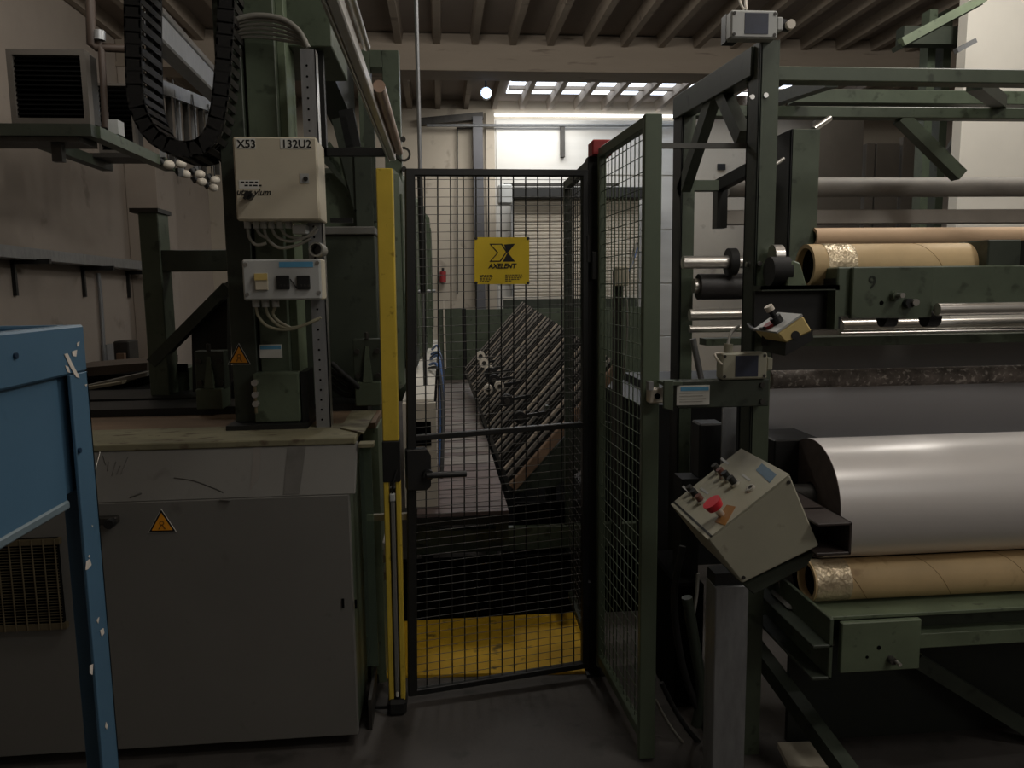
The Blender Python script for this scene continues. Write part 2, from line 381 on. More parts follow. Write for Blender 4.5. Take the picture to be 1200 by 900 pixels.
q = at(70, 190, Y=5.1); MB().box(q.x - .03, q.x + .03, 5.07, 5.12, q.z, p.z - .07).build('strut', IRON, hb)
# copper and grey pipes by the heaters
pp = thing('heater_pipework', at(118, 150, Y=5.55), 'rusty water pipes rising between the two unit heaters', 'pipes')
MB().tube([at(124, 150, Y=5.55), at(119, 60, Y=5.55), at(115, 40, Y=5.55)], .022, 8, 1).build('pipe', mat('rusty_pipe', (66, 54, 46), .6, var=.2), pp)
MB().tube([at(106, 0, Y=5.55), at(107, 52, Y=5.55), at(112, 55, Y=5.55), at(150, 57, Y=5.6)], .03, 8, 1).build('pipe', MATS['rusty_pipe'], pp)
MB().cyl(at(117, 47, Y=5.53), at(117, 36, Y=5.53), .035, 10).build('valve', GALV, pp)
MB().box(*[v for pr_ in zip(at(126, 140, Y=5.4), at(139, 157, Y=5.4)) for v in pr_][:2], 5.4, 5.5, at(126, 140, Y=5.4).z, at(139, 157, Y=5.4).z).build('junction_box', BOXGREY, pp)
# cable trunking high on the left
a, b = at(176, 30, Y=4.7), at(264, 118, Y=6.6)
tr = thing('overhead_trunking', a, 'pale grey cable trunking running away overhead behind the black cable chain', 'trunking')
MB().bar(a, b, .12, .15).build('channel', GALV, tr, bevel=.01)
MB().bar(a + Vector((.06, 0, .085)), b + Vector((.06, 0, .085)), .03, .03).build('lip', ALU, tr)
# rail with hanging white weights
hr = thing('weight_rail', at(225, 118, Y=6.6), 'grey steel rail of hanging straps high on the left wall', 'rail')
a = at(180, 100, Y=6.0); b = at(262, 132, Y=7.4)
MB().bar(a, b, .08, .1).build('rail', GALV, hr)
for k in range(9):
    q = a.lerp(b, (k + .5) / 9); MB().box(q.x - .02, q.x + .02, q.y - .01, q.y + .01, q.z - .5 - .06 * (k % 3), q.z).build('strap', IRON if k % 2 else GALV, hr)
WG = 'white weights hanging on cords'
pos = [(198, 193), (212, 192), (217, 204), (234, 204), (236, 213), (252, 211), (250, 220)]
lab = ['white rounded weight hanging on a cord, nearest of the row under the cable chain', 'white rounded weight with a dark mark, upper one of the second pair on cords',
       'white rounded weight, lower one of the second pair on cords', 'white rounded weight, upper one of the third pair on cords', 'white rounded weight, lower one of the third pair on cords',
       'white rounded weight, upper one of the pair beside the green column', 'white rounded weight, lowest of all, beside the green column']
for k, (px, py) in enumerate(pos):
    q = at(px, py, Y=6.1 + .16 * k); t = thing('hanging_weight', q - Vector((0, 0, .05)), lab[k], 'weight', WG)
    MB().sphere(q, .04, 12, (1.1, 1, .85)).build('weight', WHITEP, t)
    MB().cyl(q + Vector((-.035, 0, .0)), q + Vector((-.06, 0, .04)), .03, 10).build('clip', BLACK, t)
    MB().cyl(q, q + Vector((-.02, 0, .62)), .006, 6).build('cord', BLACK, t)
# cable tray along the left wall
z0, z1 = at(0, 297, X=XL + .2).z, at(160, 315, X=XL + .2).z
y0, y1 = at(0, 297, X=XL + .2).y, at(163, 315, X=XL + .2).y
ct = thing('cable_tray', (XL + .1, 7, z0), 'long grey cable tray on black brackets along the left wall', 'cable tray')
MB().prism([(XL + .02, y0 - 2, z0 + .09), (XL + .2, y0 - 2, z0 + .09), (XL + .2, y0 - 2, z0 + .0), (XL + .02, y0 - 2, z0 + .0)], (0, y1 - y0 + 2.2, (z1 - z0) * 1.1)).build('tray', GALV, ct)
for yy, ln in ((6.5, 1), (7.7, 1), (8.75, 1)):
    zz = z0 + (z1 - z0) * (yy - y0) / (y1 - y0)
    MB().box(XL, XL + .3, yy, yy + .03, zz - .05, zz - .01).build('bracket', BLACK, ct)
    MB().box(XL, XL + .03, yy, yy + .03, zz - .3, zz - .01).build('bracket', BLACK, ct)
cn = thing('wall_pipe', at(118, 405, X=XL + .03), 'thin grey conduit dropping down the left wall from the cable tray', 'conduit')
MB().tube([at(115, 320, X=XL + .03), at(118, 350, X=XL + .03), at(123, 430, X=XL + .03)], .02, 6, 1).build('conduit', GALV, cn)
MB().box(XL + .005, XL + .06, *[at(x_, 400, X=XL + .03).y for x_ in (121, 129)], at(122, 430, X=XL + .03).z - .2, at(122, 404, X=XL + .03).z).build('socket_box', GALV, cn)
a, b = at(132, 400, Y=6.2), at(152, 425, Y=6.2)
sb = thing('switch_cabinet', ((a.x + b.x) / 2, 6.3, 0), 'small dark cabinet with a wooden block, standing behind the boards by the left wall', 'cabinet')
MB().box(a.x, b.x, 6.2, 6.4, 0, a.z).build('body', IRON, sb, bevel=.01)
c0, c1 = at(138, 414, Y=6.19), at(148, 428, Y=6.19); MB().box(c0.x, c1.x, 6.16, 6.2, c1.z, c0.z).build('block', BROWNB, sb)

# ================================================================== LEFT MACHINE
XR = -.33
ZB, ZT, YT = .925, 1.10, 2.725
en = thing('machine_enclosure', (-1.2, 3.0, 0), 'long low grey sheet metal enclosure with a sloped upper panel and dusty green ledge', 'machine casing')
XE0 = -2.3
lf = MB().box(XE0, XR, 2.6, 2.63, .045, ZB).build('front_panel', GREYSHEET, en, bevel=.004)
bv = MB().prism([(XE0, 2.6, ZB), (XE0, 2.63, ZB), (XE0, YT + .03, ZT - .02), (XE0, YT, ZT - .02)], (XR - XE0 + .02, 0, 0)).build('sloped_panel', GREYSHEET, en, bevel=.003)
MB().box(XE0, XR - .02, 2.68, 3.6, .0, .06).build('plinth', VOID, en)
MB().prism([(XR - .03, 2.63, .045), (XR - .03, 3.0, .045), (XR - .03, 3.0, ZT - .03), (XR - .03, YT, ZT - .03), (XR - .03, 2.63, ZB)], (.025, 0, 0)).build('end_panel', GREEN, en)
MB().box(XE0, XR + .015, YT - .01, 3.02, ZT - .025, ZT).build('ledge', LEDGE, en, bevel=.004)
MB().box(XE0, -.27, 3.02, 3.34, ZT - .025, ZT - .002).build('ledge', mat('brown_ledge', (112, 92, 72), .75, var=.25, scale=3, stretch=(.6, 3, 1)), en)
MB().prism([at(399, 503, Z=ZT), at(426, 509, Z=ZT), at(441, 483, Z=ZT), at(412, 483, Z=ZT)], (0, 0, .006)).build('ledge_plate', LEDGE, en)
MB().box(XE0, XR, 3.34, 3.6, .05, ZT + .03).build('back_rail', BLACK, en)
# scuffs on the sloped panel: flat worn marks
nb = Vector((0, -(ZT - .02 - ZB), YT - 2.6)).normalized()
def bev(px, py, off=.0012): return on_plane(px, py, (0, 2.6, ZB), nb) + nb * off
MB().prism([bev(337, 522), bev(359, 520), bev(351, 579), bev(332, 580)], nb * .0006).build('scuff', SCUFF, bv)
MB().prism([bev(297, 524), bev(306, 523), bev(304, 560), bev(293, 575)], nb * .0006).build('scuff', mat('scuff_faint', (112, 108, 103), .6, var=.1), bv)
for k, (a_, b_) in enumerate((((127, 541), (126, 552)), ((136, 541), (131, 558)), ((141, 546), (137, 556)), ((150, 536), (142, 556)), ((121, 534), (124, 545)))):
    MB().tube([bev(*a_), bev(*b_)], .0016, 5, 1).build('scratch', SCUFF, bv)
MB().tube([bev(204, 560), bev(225, 563), bev(243, 569), bev(262, 577)], .0022, 5, 3).build('scratch', SCUFF, bv)
for a_, b_ in (((152, 583), (166, 578)), ((258, 586), (270, 587))): 
    MB().tube([bev(*a_), bev(*b_)], .004, 5, 1).build('scratch', SCUFF, bv)
MB().tube([bev(118, 529, .004), bev(110, 559, .004)], .0016, 5, 1).build('trim_wire', STEEL, bv)
# warning triangle on the grey panel, a latch and a vent
def triangle(pts, n, parent, fig=True):
    """pts: top, right, left in the world; raised black border, orange field"""
    n = Vector(n); c = (pts[0] + pts[1] + pts[2]) / 3
    sg = MB().prism(pts, n * .002).build('warning_sign', LABELW, parent)
    grow = lambda f, o: [c + (q - c) * f + n * o for q in pts]
    MB().prism(grow(.95, .002), n * .0008).build('border', PRINT, sg)
    MB().prism(grow(.74, .0026), n * .0008).build('field', ORANGE, sg)
    if fig:
        up = (pts[0] - (pts[1] + pts[2]) / 2); h = up.length; up = up / h; sd = (pts[1] - pts[2]).normalized()
        q = c + n * .0036
        m = MB()
        m.cyl(q + up * h * .06, q + up * h * .06 + n * .0006, h * .10, 14)
        m.prism([q + sd * h * .03 + up * h * .0, q + sd * h * .16 - up * h * .2, q + sd * h * .09 - up * h * .2, q - sd * h * .01], n * .0006)
        m.prism([q - sd * h * .03 + up * h * .0, q - sd * h * .16 - up * h * .2, q - sd * h * .09 - up * h * .2, q + sd * h * .01], n * .0006)
        m.build('symbol', mat('symbol_brown_' + str(random.random()), (120, 80, 20), .6, var=.05), sg)
        MB().cyl(q + up * h * .06 + n * .0006, q + up * h * .06 + n * .001, h * .055, 12).build('symbol_eye', ORANGE, sg)
    return sg
yf = 2.6
triangle([at(189, 596, Y=yf), at(207, 623, Y=yf), at(174, 624, Y=yf)], (0, -1, 0), en)
lq = at(126, 608, Y=yf)
lt = MB().box(lq.x - .05, lq.x + .04, 2.57, 2.6, lq.z - .012, lq.z + .012).build('latch', IRON, en, bevel=.003)
MB().cyl(lq + Vector((.025, -.03, -.004)), lq + Vector((.025, -.055, -.004)), .016, 10).build('latch_knob', BLACK, lt)
a, b = at(-60, 634, Y=yf), at(78, 734, Y=yf)
vt = MB().box(a.x, b.x, 2.585, 2.6, b.z, a.z).build('vent', VOID, en)
MB().box(a.x, b.x + .01, 2.578, 2.598, a.z - .02, a.z).build('vent_frame', BRASSY, vt)
MB().box(a.x, b.x + .01, 2.578, 2.598, b.z, b.z + .02).build('vent_frame', BRASSY, vt)
m = MB()
k = b.z + .02
while k < a.z - .02: m.cyl((a.x, 2.582, k), (b.x, 2.582, k), .0016, 5); k += .0098
for j in range(13): m.cyl((b.x - .005 - j * .036, 2.578, b.z), (b.x - .005 - j * .036, 2.578, a.z), .0028, 5)
m.build('wire_grille', BRASSY, vt, kind='stuff')
for (px, py) in ((402, 706), (417, 707)):
    q = at(px, py, Y=yf); MB().box(q.x - .004, q.x + .004, 2.596, 2.6, q.z - .018, q.z + .014).build('slot', VOID, en)

# upright of the left machine
YC = 3.02
col = thing('machine_upright', (at(300, 490, Y=YC).x, YC + .1, ZT), 'tall dark green steel upright standing on the dusty ledge of the grey enclosure', 'machine column')
a, b = at(258, 0, Y=YC), at(292, 498, Y=YC)
ztop = 3.3
xa, xb = at(262, 250, Y=YC).x, at(292, 250, Y=YC).x
xc, xd_ = at(295, 250, Y=YC).x, at(330, 250, Y=YC).x
MB().box(xa, xb, YC, YC + .22, ZT - .002, ztop).build('channel', DGREEN, col, bevel=.003)
MB().box(xc, xd_, YC + .02, YC + .24, ZT - .002, ztop).build('web_plate', GREEN, col, bevel=.003)
MB().box(xb, xc, YC + .05, YC + .2, ZT - .002, ztop).build('gap_plate', BLACK, col)
MB().box(xd_, xd_ + .03, YC + .06, YC + .24, ZT - .002, ztop).build('flange', LGREEN, col, bevel=.002)  # paler green paints this side flange as lit
xk = at(352, 470, Y=YC).x
MB().box(xa - .01, xk + .04, YC - .1, YC + .28, ZT - .001, ZT + .018).build('base_plate', BLACK, col)
a, b = at(296, 438, Y=YC - .06), at(352, 494, Y=YC - .06)
cb = MB().box(a.x, b.x, YC - .06, YC + .02, b.z, a.z).build('cover_box', GREEN, col, bevel=.004)
q = at(300, 462, Y=YC - .06)
for dz in (.045, 0, -.035): MB().cyl(q + Vector((0, -.02, dz)), q + Vector((0, 0, dz)), .012, 10).build('fitting', STEEL, cb)
MB().cyl(q + Vector((0, -.012, -.07)), q + Vector((0, -.012, .05)), .006, 8).build('fitting_pipe', BRASSY, cb)
MB().box(b.x + .005, b.x + .03, YC - .04, YC + .1, ZT + .018, at(355, 434, Y=YC).z).build('side_plate', BLACK, col)
a, b = at(304, 404, Y=YC - .001 + .02), at(331, 419, Y=YC + .019)
pl = MB().box(a.x, b.x, YC + .016, YC + .02, b.z, a.z).build('rating_plate', LABELW, col)
MB().box(a.x + .003, b.x - .003, YC + .0145, YC + .0165, a.z - .018, a.z - .004).build('plate_band', LABELB, pl)
triangle([at(280, 402, Y=YC), at(294, 427, Y=YC), at(267, 427, Y=YC)], (0, -1, 0), col)
# upright's neighbours: bearing brackets bolted beside it
def bearing(px, py_top, py_bot, Y, label):
    a = at(px, py_top, Y=Y); b = at(px, py_bot, Y=Y); h = a.z - b.z
    t = thing('clamp_bracket', (a.x, Y, b.z), label, 'bracket', 'clamp brackets beside the upright')
    MB().box(a.x - .055, a.x + .055, Y, Y + .12, b.z, b.z + h * .36).build('block', GREEN, t, bevel=.004)
    MB().box(a.x - .06, a.x + .06, Y + .03, Y + .1, b.z + h * .34, a.z).build('plate', DGREEN, t, bevel=.003)
    MB().prism([(a.x - .02, Y + .0, b.z + h * .36), (a.x + .02, Y + .0, b.z + h * .36), (a.x + .006, Y + .02, b.z + h * .9), (a.x - .006, Y + .02, b.z + h * .9)], (0, .03, 0)).build('rib', GREEN, t)
    bolts([(a.x + sx * .042, Y + .03, b.z + h * zz) for sx in (-1, 1) for zz in (.45, .82)], (0, -1, 0), .012, .012, IRON, t)
    MB().cyl((a.x, Y + .03, a.z), (a.x, Y + .03, a.z + .03), .009, 8).build('stud', IRON, t)
    return t
bearing(242, 412, 480, 3.30, 'dark green clamp bracket with bolts, left of the tall green upright')
bearing(429, 398, 476, 3.30, 'green clamp bracket with bolts, between the upright and the yellow post')
# the machine's big green side cabinet behind
a, b = at(386, 266, Y=3.55), at(446, 480, Y=3.55)
gc = thing('green_cabinet', ((a.x + b.x) / 2, 3.8, .2), 'plain dark green machine cabinet with a grey top lip behind the perforated strut', 'machine cabinet')
MB().box(a.x - .35, b.x, 3.55, 4.1, .2, a.z - .035).build('body', DGREEN, gc, bevel=.004)
MB().box(a.x - .35, b.x + .005, 3.53, 4.1, a.z - .035, a.z).build('top_lip', GREYSHEET, gc, bevel=.004)
q = at(398, 261, Y=3.6); MB().bar(q + Vector((-.04, 0, .01)), q + Vector((.06, 0, .01)), .03, .02).build('handle', BLACK, gc)
for k in range(4):                          # black hoses at its foot
    y_ = 3.3 + .02 * k
    t = tag(MB().tube([at(388, 425 + 9 * k, Y=y_), at(402, 438 + 8 * k, Y=y_), at(418, 452 + 4 * k, Y=y_), at(430, 470, Y=y_ + .1)], .012, 8).build('black_hose', RUBBER),
            ['topmost', 'second', 'third', 'lowest'][k] + ' of the black rubber hoses curving behind the perforated strut', 'hose', 'black hoses by the clamp bracket')

# perforated galvanised strut
YS = 2.94
st = thing('perforated_strut', (at(380, 495, Y=YS).x, YS, ZT), 'tall perforated galvanised angle strut beside the control boxes', 'strut')
t0, t1 = at(350, 57, Y=YS), at(369, 57, Y=YS); b0, b1 = at(372, 497, Y=YS), at(388, 497, Y=YS)
zt_ = t0.z
xs0, xs1 = (t0.x + b0.x) / 2 , (t1.x + b1.x) / 2
MB().box(xs0, xs1, YS, YS + .004, ZT, zt_).build('flange', GALV, st)
MB().box(xs1 - .004, xs1, YS, YS + .06, ZT, zt_).build('flange', ALU, st)  # brighter metal puts the light on the side flange into its colour
m = MB(); z = ZT + .03
while z < zt_ - .02: m.cyl((xs0 + .022, YS - .001, z), (xs0 + .022, YS + .0002, z), .0042, 8); z += .038
m.build('holes', VOID, st, kind='stuff')
# control cabinet
YX = 2.80
a, b = at(273, 161, Y=YX), at(374, 257, Y=YX)
cc = thing('control_cabinet', ((a.x + b.x) / 2, YX + .08, b.z), 'cream control cabinet marked X53 on the green upright, above the grey socket box', 'control box')
MB().box(a.x, b.x, YX + .03, YX + .19, b.z, a.z).build('body', CABINET, cc, bevel=.004)
MB().box(a.x - .003, b.x + .003, YX, YX + .028, b.z - .003, a.z + .003).build('door', CABINET, cc, bevel=.006)
fy = YX - .0005
for s_, px, sz in (('X53', 278, .042), ('132U2', 330, .042)):
    q = at(px, 173, Y=YX); q2 = at(px + (20 if s_ == 'X53' else 32), 163, Y=YX)
    lb = MB().box(q.x - .004, q2.x + .003, YX - .0012, YX, q.z - .004, q2.z + .002).build('marker', LABELW, cc)
    lettering(s_, (q.x, YX - .0014, q.z), (1, 0, 0), (0, 0, 1), (q2.z - q.z) * 1.30, PRINT, lb, bold=.0006)
q = at(357, 209, Y=YX); MB().box(q.x - .015, q.x + .015, YX - .002, YX, q.z - .016, q.z + .016).build('lock_plate', BOXGREY, cc)
MB().cyl((q.x + .004, YX - .006, q.z - .002), (q.x + .004, YX, q.z - .002), .008, 12).build('lock', IRON, cc)
a1, b1_ = at(280, 211, Y=YX), at(304, 221, Y=YX)
lb = MB().box(a1.x, b1_.x, YX - .0012, YX, b1_.z, a1.z).build('notice', LABELW, cc)
m = MB()
for k in range(2):
    zz = a1.z - .007 - k * .011; xx = a1.x + .006 + k * .012
    for wd in (.012, .009, .015, .01):
        m.box(xx, xx + wd, YX - .0018, YX - .001, zz - .003, zz + .002); xx += wd + .004
m.build('print_lines', PRINT, lb, kind='stuff')
q = at(277, 228, Y=YX); lettering('utzg ylum', (q.x, YX - .0008, q.z), (1, 0, -.02), (0, 0, 1), .03, PRINT, cc, bold=.0004, shear=.3, name='handwriting')
q = at(293, 231, Y=YX)
kn = MB().cyl((q.x, YX - .03, q.z + .003), (q.x, YX, q.z + .003), .014, 14).build('rotary_switch', BLACK, cc)
MB().bar((q.x - .012, YX - .035, q.z - .01), (q.x + .012, YX - .035, q.z + .014), .008, .012, (0, 1, 0)).build('switch_grip', BLACK, kn)
# glands and cables below the cabinet
for k, px in enumerate((290, 300, 309, 318, 328, 338)):
    q = at(px, 261, Y=YX + .09); MB().cyl(q + Vector((0, 0, -.02)), q + Vector((0, 0, .015)), .012, 10).build('gland', BOXGREY, cc)
    if k == 1: pass
cabs = [[(290, 266), (292, 278), (300, 287), (312, 285)], [(300, 266), (304, 274), (312, 279)], [(309, 266), (313, 279), (326, 290), (346, 288), (364, 280)],
        [(318, 266), (324, 277), (340, 283), (360, 277), (370, 266)], [(328, 266), (336, 276), (352, 279), (366, 275), (372, 268)]]
for cpts in cabs:
    MB().tube([at(x_, y_, Y=YX + .09) for x_, y_ in cpts], .0055, 7).build('cable', CABLEG, cc)
a1, b1_ = at(342, 263, Y=YX + .07), at(359, 274, Y=YX + .07); MB().box(a1.x, b1_.x, YX + .07, YX + .14, b1_.z, a1.z).build('terminal_box', BOXGREY, cc, bevel=.003)
q = at(370, 292, Y=YX + .05); MB().pipe(q, q + Vector((0, .12, 0)), .026, .02, 16).build('cable_sleeve', CABLEG, cc)
# socket box
YK = 2.80
a, b = at(283, 304, Y=YK), at(381, 351, Y=YK)
sk = thing('socket_box', ((a.x + b.x) / 2, YK + .05, b.z), 'light grey plastic box with a blue strip and two black sockets, below the cream cabinet', 'socket box')
MB().box(a.x, b.x - .012, YK + .02, YK + .12, b.z, a.z).build('body', CABINET, sk, bevel=.004)
fc = MB().box(a.x, b.x - .012, YK, YK + .018, b.z, a.z).build('cover', BOXGREY, sk, bevel=.006)
a1, b1_ = at(327, 307, Y=YK), at(367, 313, Y=YK); MB().box(a1.x, b1_.x, YK - .0015, YK, b1_.z, a1.z).build('blue_strip', LABELB, sk)
a1, b1_ = at(299, 320, Y=YK), at(315, 340, Y=YK)
sw = MB().box(a1.x, b1_.x, YK - .012, YK, b1_.z, a1.z).build('breaker', CABINET, sk, bevel=.002)
MB().box(a1.x, b1_.x, YK - .016, YK - .011, a1.z - .025, a1.z - .002).build('breaker_flap', mat('flap_ochre', (206, 182, 112), .4, var=.05), sw)
for px in (324, 348):
    a1, b1_ = at(px, 323, Y=YK), at(px + 16, 339, Y=YK)
    so = MB().box(a1.x, b1_.x, YK - .01, YK, b1_.z, a1.z).build('socket', BLACK, sk, bevel=.002)
    for j in range(3): MB().cyl((a1.x + .014 + j * .013, YK - .012, b1_.z + .014), (a1.x + .014 + j * .013, YK - .01, b1_.z + .014), .004, 8).build('pin', IRON, so)
MB().tube([at(340, 327, Y=YK - .004), at(348, 338, Y=YK - .004)], .002, 5, 1).build('loop_wire', PRINT, sk)
bolts([at(x_, y_, Y=YK) for x_, y_ in ((288, 310), (372, 308), (290, 345), (374, 343))], (0, -1, 0), .007, .003, ALU, sk, 'screw')
for px in (300, 311, 323):
    q = at(px, 355, Y=YK + .06); MB().cyl(q + Vector((0, 0, -.015)), q + Vector((0, 0, .015)), .013, 10).build('gland', BOXGREY, sk)
for cpts in ([(300, 359), (303, 371), (315, 383), (340, 386), (374, 374)], [(311, 359), (316, 372), (330, 383), (350, 383), (376, 372)], [(323, 359), (320, 368), (327, 377), (340, 384)]):
    MB().tube([at(x_, y_, Y=YK + .07) for x_, y_ in cpts], .0055, 7).build('cable', mat('cable_pale' + str(cpts[0][0]), (150, 146, 124), .5, var=.08), sk)

# black cable chain hanging in a U
YG = 2.9
path = [(154, -40), (155, 40), (157, 100), (162, 130), (178, 158), (204, 173), (230, 173), (247, 158), (255, 130), (259, 100), (262, 60), (264, 20), (265, -40)]
pw = [at(x_, y_, Y=YG) for x_, y_ in path]
def spline(p, sub):
    o = []
    for i in range(len(p) - 1):
        a, b, c, d = p[max(i - 1, 0)], p[i], p[i + 1], p[min(i + 2, len(p) - 1)]
        for k in range(sub):
            t = k / sub; o.append(.5 * ((2 * b) + (c - a) * t + (2 * a - 5 * b + 4 * c - d) * t * t + (3 * b - a - 3 * c + d) * t ** 3))
    return o + [p[-1]]
sp_ = spline(pw, 20)
ch = thing('cable_chain', at(215, 172, Y=YG + .06), 'black plastic cable chain hanging in a deep loop left of the green upright', 'cable chain')
acc = 0; last = sp_[0]; pts = [sp_[0]]
for q in sp_[1:]:
    acc += (q - last).length; last = q
    if acc > .038: pts.append(q); acc = 0
for i in range(len(pts) - 1):
    a, b = pts[i], pts[i + 1]; d = (b - a).normalized(); nrm = Vector((-d.z, 0, d.x))
    m = MB()
    for s_ in (0, .20): m.prism([a + nrm * .028 + Vector((0, s_, 0)), b + d * .006 + nrm * .028 + Vector((0, s_, 0)), b + d * .006 - nrm * .028 + Vector((0, s_, 0)), a - nrm * .028 + Vector((0, s_, 0))], (0, .012, 0))
    m.build('link', RUBBER, ch)
    m = MB()
    for s_ in (1, -1):
        c0 = a.lerp(b, .2) + nrm * .025 * s_; c1 = a.lerp(b, .75) + nrm * .025 * s_
        m.prism([c0 + nrm * .003, c1 + nrm * .003, c1 - nrm * .003, c0 - nrm * .003], (0, .205, 0))
    m.build('link_bar', IRON, ch)
for o_, r_, mt in ((-.012, .009, CABLEG), (.012, .008, BLACK), (0.0, .007, CABLEG)):
    MB().tube([q + Vector((0, .09 + o_ * 4, 0)) + Vector((o_ * .8, 0, 0)) for q in pw], r_, 7, 5).build('cable', mt, ch)
# bundle of grey cables arching from the chain to the strut
for k in range(6):
    yk = YS + .02 + .012 * k
    tag(MB().tube([at(262, 35 + 3 * k, Y=yk), at(275, 24 + 4.2 * k, Y=yk), at(300, 18 + 5 * k, Y=yk), at(330, 22 + 5 * k, Y=yk), at(350, 36 + 3 * k, Y=yk), at(361, 56, Y=yk)], .006 if k else .010, 7).build('grey_cable', CABLEG),
        ['thick grey cable arching from the cable chain to the perforated strut, topmost of the bundle', 'thin grey cable just under the thick one arching over to the perforated strut', 'thin grey cable, third from the top of the bundle arching to the perforated strut', 'thin grey cable, fourth from the top of the bundle arching to the perforated strut', 'thin grey cable, second from the bottom of the bundle arching to the perforated strut', 'thin grey cable, lowest of the bundle arching to the perforated strut'][k], 'cable', 'grey cables arching over the strut')

# overhead gantry on the left: box beams, aluminium rail, bracing
YB = 3.15
ga = thing('overhead_gantry', (at(400, 100, Y=YB).x, YB + 1, 2.2), 'dark green overhead gantry of box beams and braces above the left machine', 'gantry')
a, b = at(346, -30, Y=YB), at(389, 55, Y=YB)
MB().box(a.x - .26, b.x, YB, YB + .5, b.z, a.z + .5).build('cross_beam', GREEN, ga, bevel=.004)
xg = at(414, 130, Y=4.3).x
a = at(389, 52, Y=YB)
MB().prism([(b.x - .07, YB + .3, 2.6), (b.x - .07, YB + .3, 2.95), (xg, 4.38, 2.95), (xg, 4.38, 2.5)], (-.12, 0, 0)).build('long_beam', BLACK, ga)
# plate frame with an opening
yq = 4.4
def frame_plate(o, i, Y, d, m, parent, name):
    mb = MB(); A, Bq = at(*o[0], Y=Y), at(*o[1], Y=Y); C_, D = at(*i[0], Y=Y), at(*i[1], Y=Y)
    mb.box(A.x, C_.x, Y, Y + d, Bq.z, A.z); mb.box(D.x, Bq.x, Y, Y + d, Bq.z, A.z); mb.box(C_.x, D.x, Y, Y + d, C_.z, A.z); mb.box(C_.x, D.x, Y, Y + d, Bq.z, D.z)
    return mb.build(name, m, parent, bevel=.003)
frame_plate(((418, 58), (479, 470)), ((433, 79), (460, 470 - 4)), yq, .12, GREEN, ga, 'end_frame')
q = at(473, 181, Y=yq); MB().pipe(q + Vector((0, -.01, 0)), q, .04, .028, 14).build('eyelet', IRON, ga)
bolts([q + Vector((0, 0, .08)), q - Vector((0, 0, .08))], (0, -1, 0), .015, .02, IRON, ga)
for z_ in (110, 138): 
    a, b = at(433, z_, Y=yq + .05), at(460, z_ + 5, Y=yq + .05); MB().box(a.x, b.x, yq + .05, yq + .1, b.z, a.z).build('rung', GALV, ga)
for (p_, q_), m_, wd in ((((382, 170), (420, 225)), GREEN, .05), (((398, 140), (424, 245)), DGREEN, .07), (((360, 160), (425, 232)), DGREEN, .05), (((406, 130), (416, 180)), BLACK, .07), (((432, 110), (436, 260)), DGREEN, .05)):
    MB().bar(at(*p_, Y=3.9), at(*q_, Y=3.9), wd, wd, (0, 1, 0)).build('brace', m_, ga)
a = at(446, 195, Y=3.9); MB().box(a.x - .12, a.x - .04, 3.85, 3.95, 1.3, 2.3).build('post', DGREEN, ga)
ra = thing('aluminium_rail', (-.19, 2.4, 2.15), 'bright aluminium rail with a round tube, running away overhead toward the yellow post', 'rail')
xr = at(462, 187, Y=3.3).x
zr = at(462, 187, Y=3.3).z
RAILM = mat('rail_aluminium', (226, 224, 220), .35, metal=.25, var=.04)
MB().box(xr - .018, xr + .006, 1.1, 3.3, zr - .005, zr + .03).build('extrusion', RAILM, ra, bevel=.003)
MB().box(xr - .026, xr - .018, 1.1, 3.3, zr - .01, zr + .02).build('extrusion', ALU, ra, bevel=.002)
MB().cyl((xr + .022, 2.25, zr + .03), (xr + .022, 3.28, zr + .03), .017, 14).build('tube', mat('tan_tube', (176, 150, 132), .35, var=.08), ra)
MB().cyl((xr + .016, 1.1, zr + .045), (xr + .016, 1.95, zr + .045), .010, 12).build('tube', ALU, ra)

MB().box(xr - .30, xr - .022, 3.20, 3.24, zr + .0, zr + .03).build('hanger', BLACK, ra)
MB().box(xr - .30, xr - .26, 3.20, 3.24, zr + .0, 2.61).build('hanger', BLACK, ra)
# green frame further left, behind the upright
YL = 3.75
gf = thing('side_frame', (at(175, 460, Y=YL).x, YL, 1.1), 'dark green steel post with a cross beam and diagonal brace, left of the upright', 'machine frame')
a, b = at(161, 247, Y=YL), at(186, 465, Y=YL); MB().box(a.x, at(181, 350, Y=YL).x + .04, YL, YL + .14, .9, a.z).build('post', GREEN, gf, bevel=.004)
a_, b_ = at(152, 244, Y=YL - .01), at(186, 249, Y=YL - .01); MB().box(a_.x, b_.x, YL - .02, YL + .16, b_.z, a_.z).build('cap_plate', IRON, gf)
a, b = at(180, 293, Y=YL), at(266, 317, Y=YL); MB().box(a.x, b.x + .2, YL + .01, YL + .13, b.z, a.z).build('cross_beam', DGREEN, gf, bevel=.003)
MB().bar(at(180, 425, Y=YL + .03), at(268, 336, Y=YL + .03), .05, .075, (0, 1, 0)).build('brace', DGREEN, gf)
ppoly([(224, 370), (266, 330), (266, 470), (226, 470)], YL + .1, .08).build('gusset_plate', BLACK, gf)
a, b = at(189, 320, Y=YL + .3), at(195, 400, Y=YL + .3); MB().box(a.x, b.x, YL + .2, YL + .24, 1.1, a.z).build('strip', WHITEB, gf)
a, b = at(197, 320, Y=YL + .3), at(205, 395, Y=YL + .3); MB().box(a.x, b.x, YL + .2, YL + .26, 1.1, a.z).build('strip', GREYSHEET, gf)
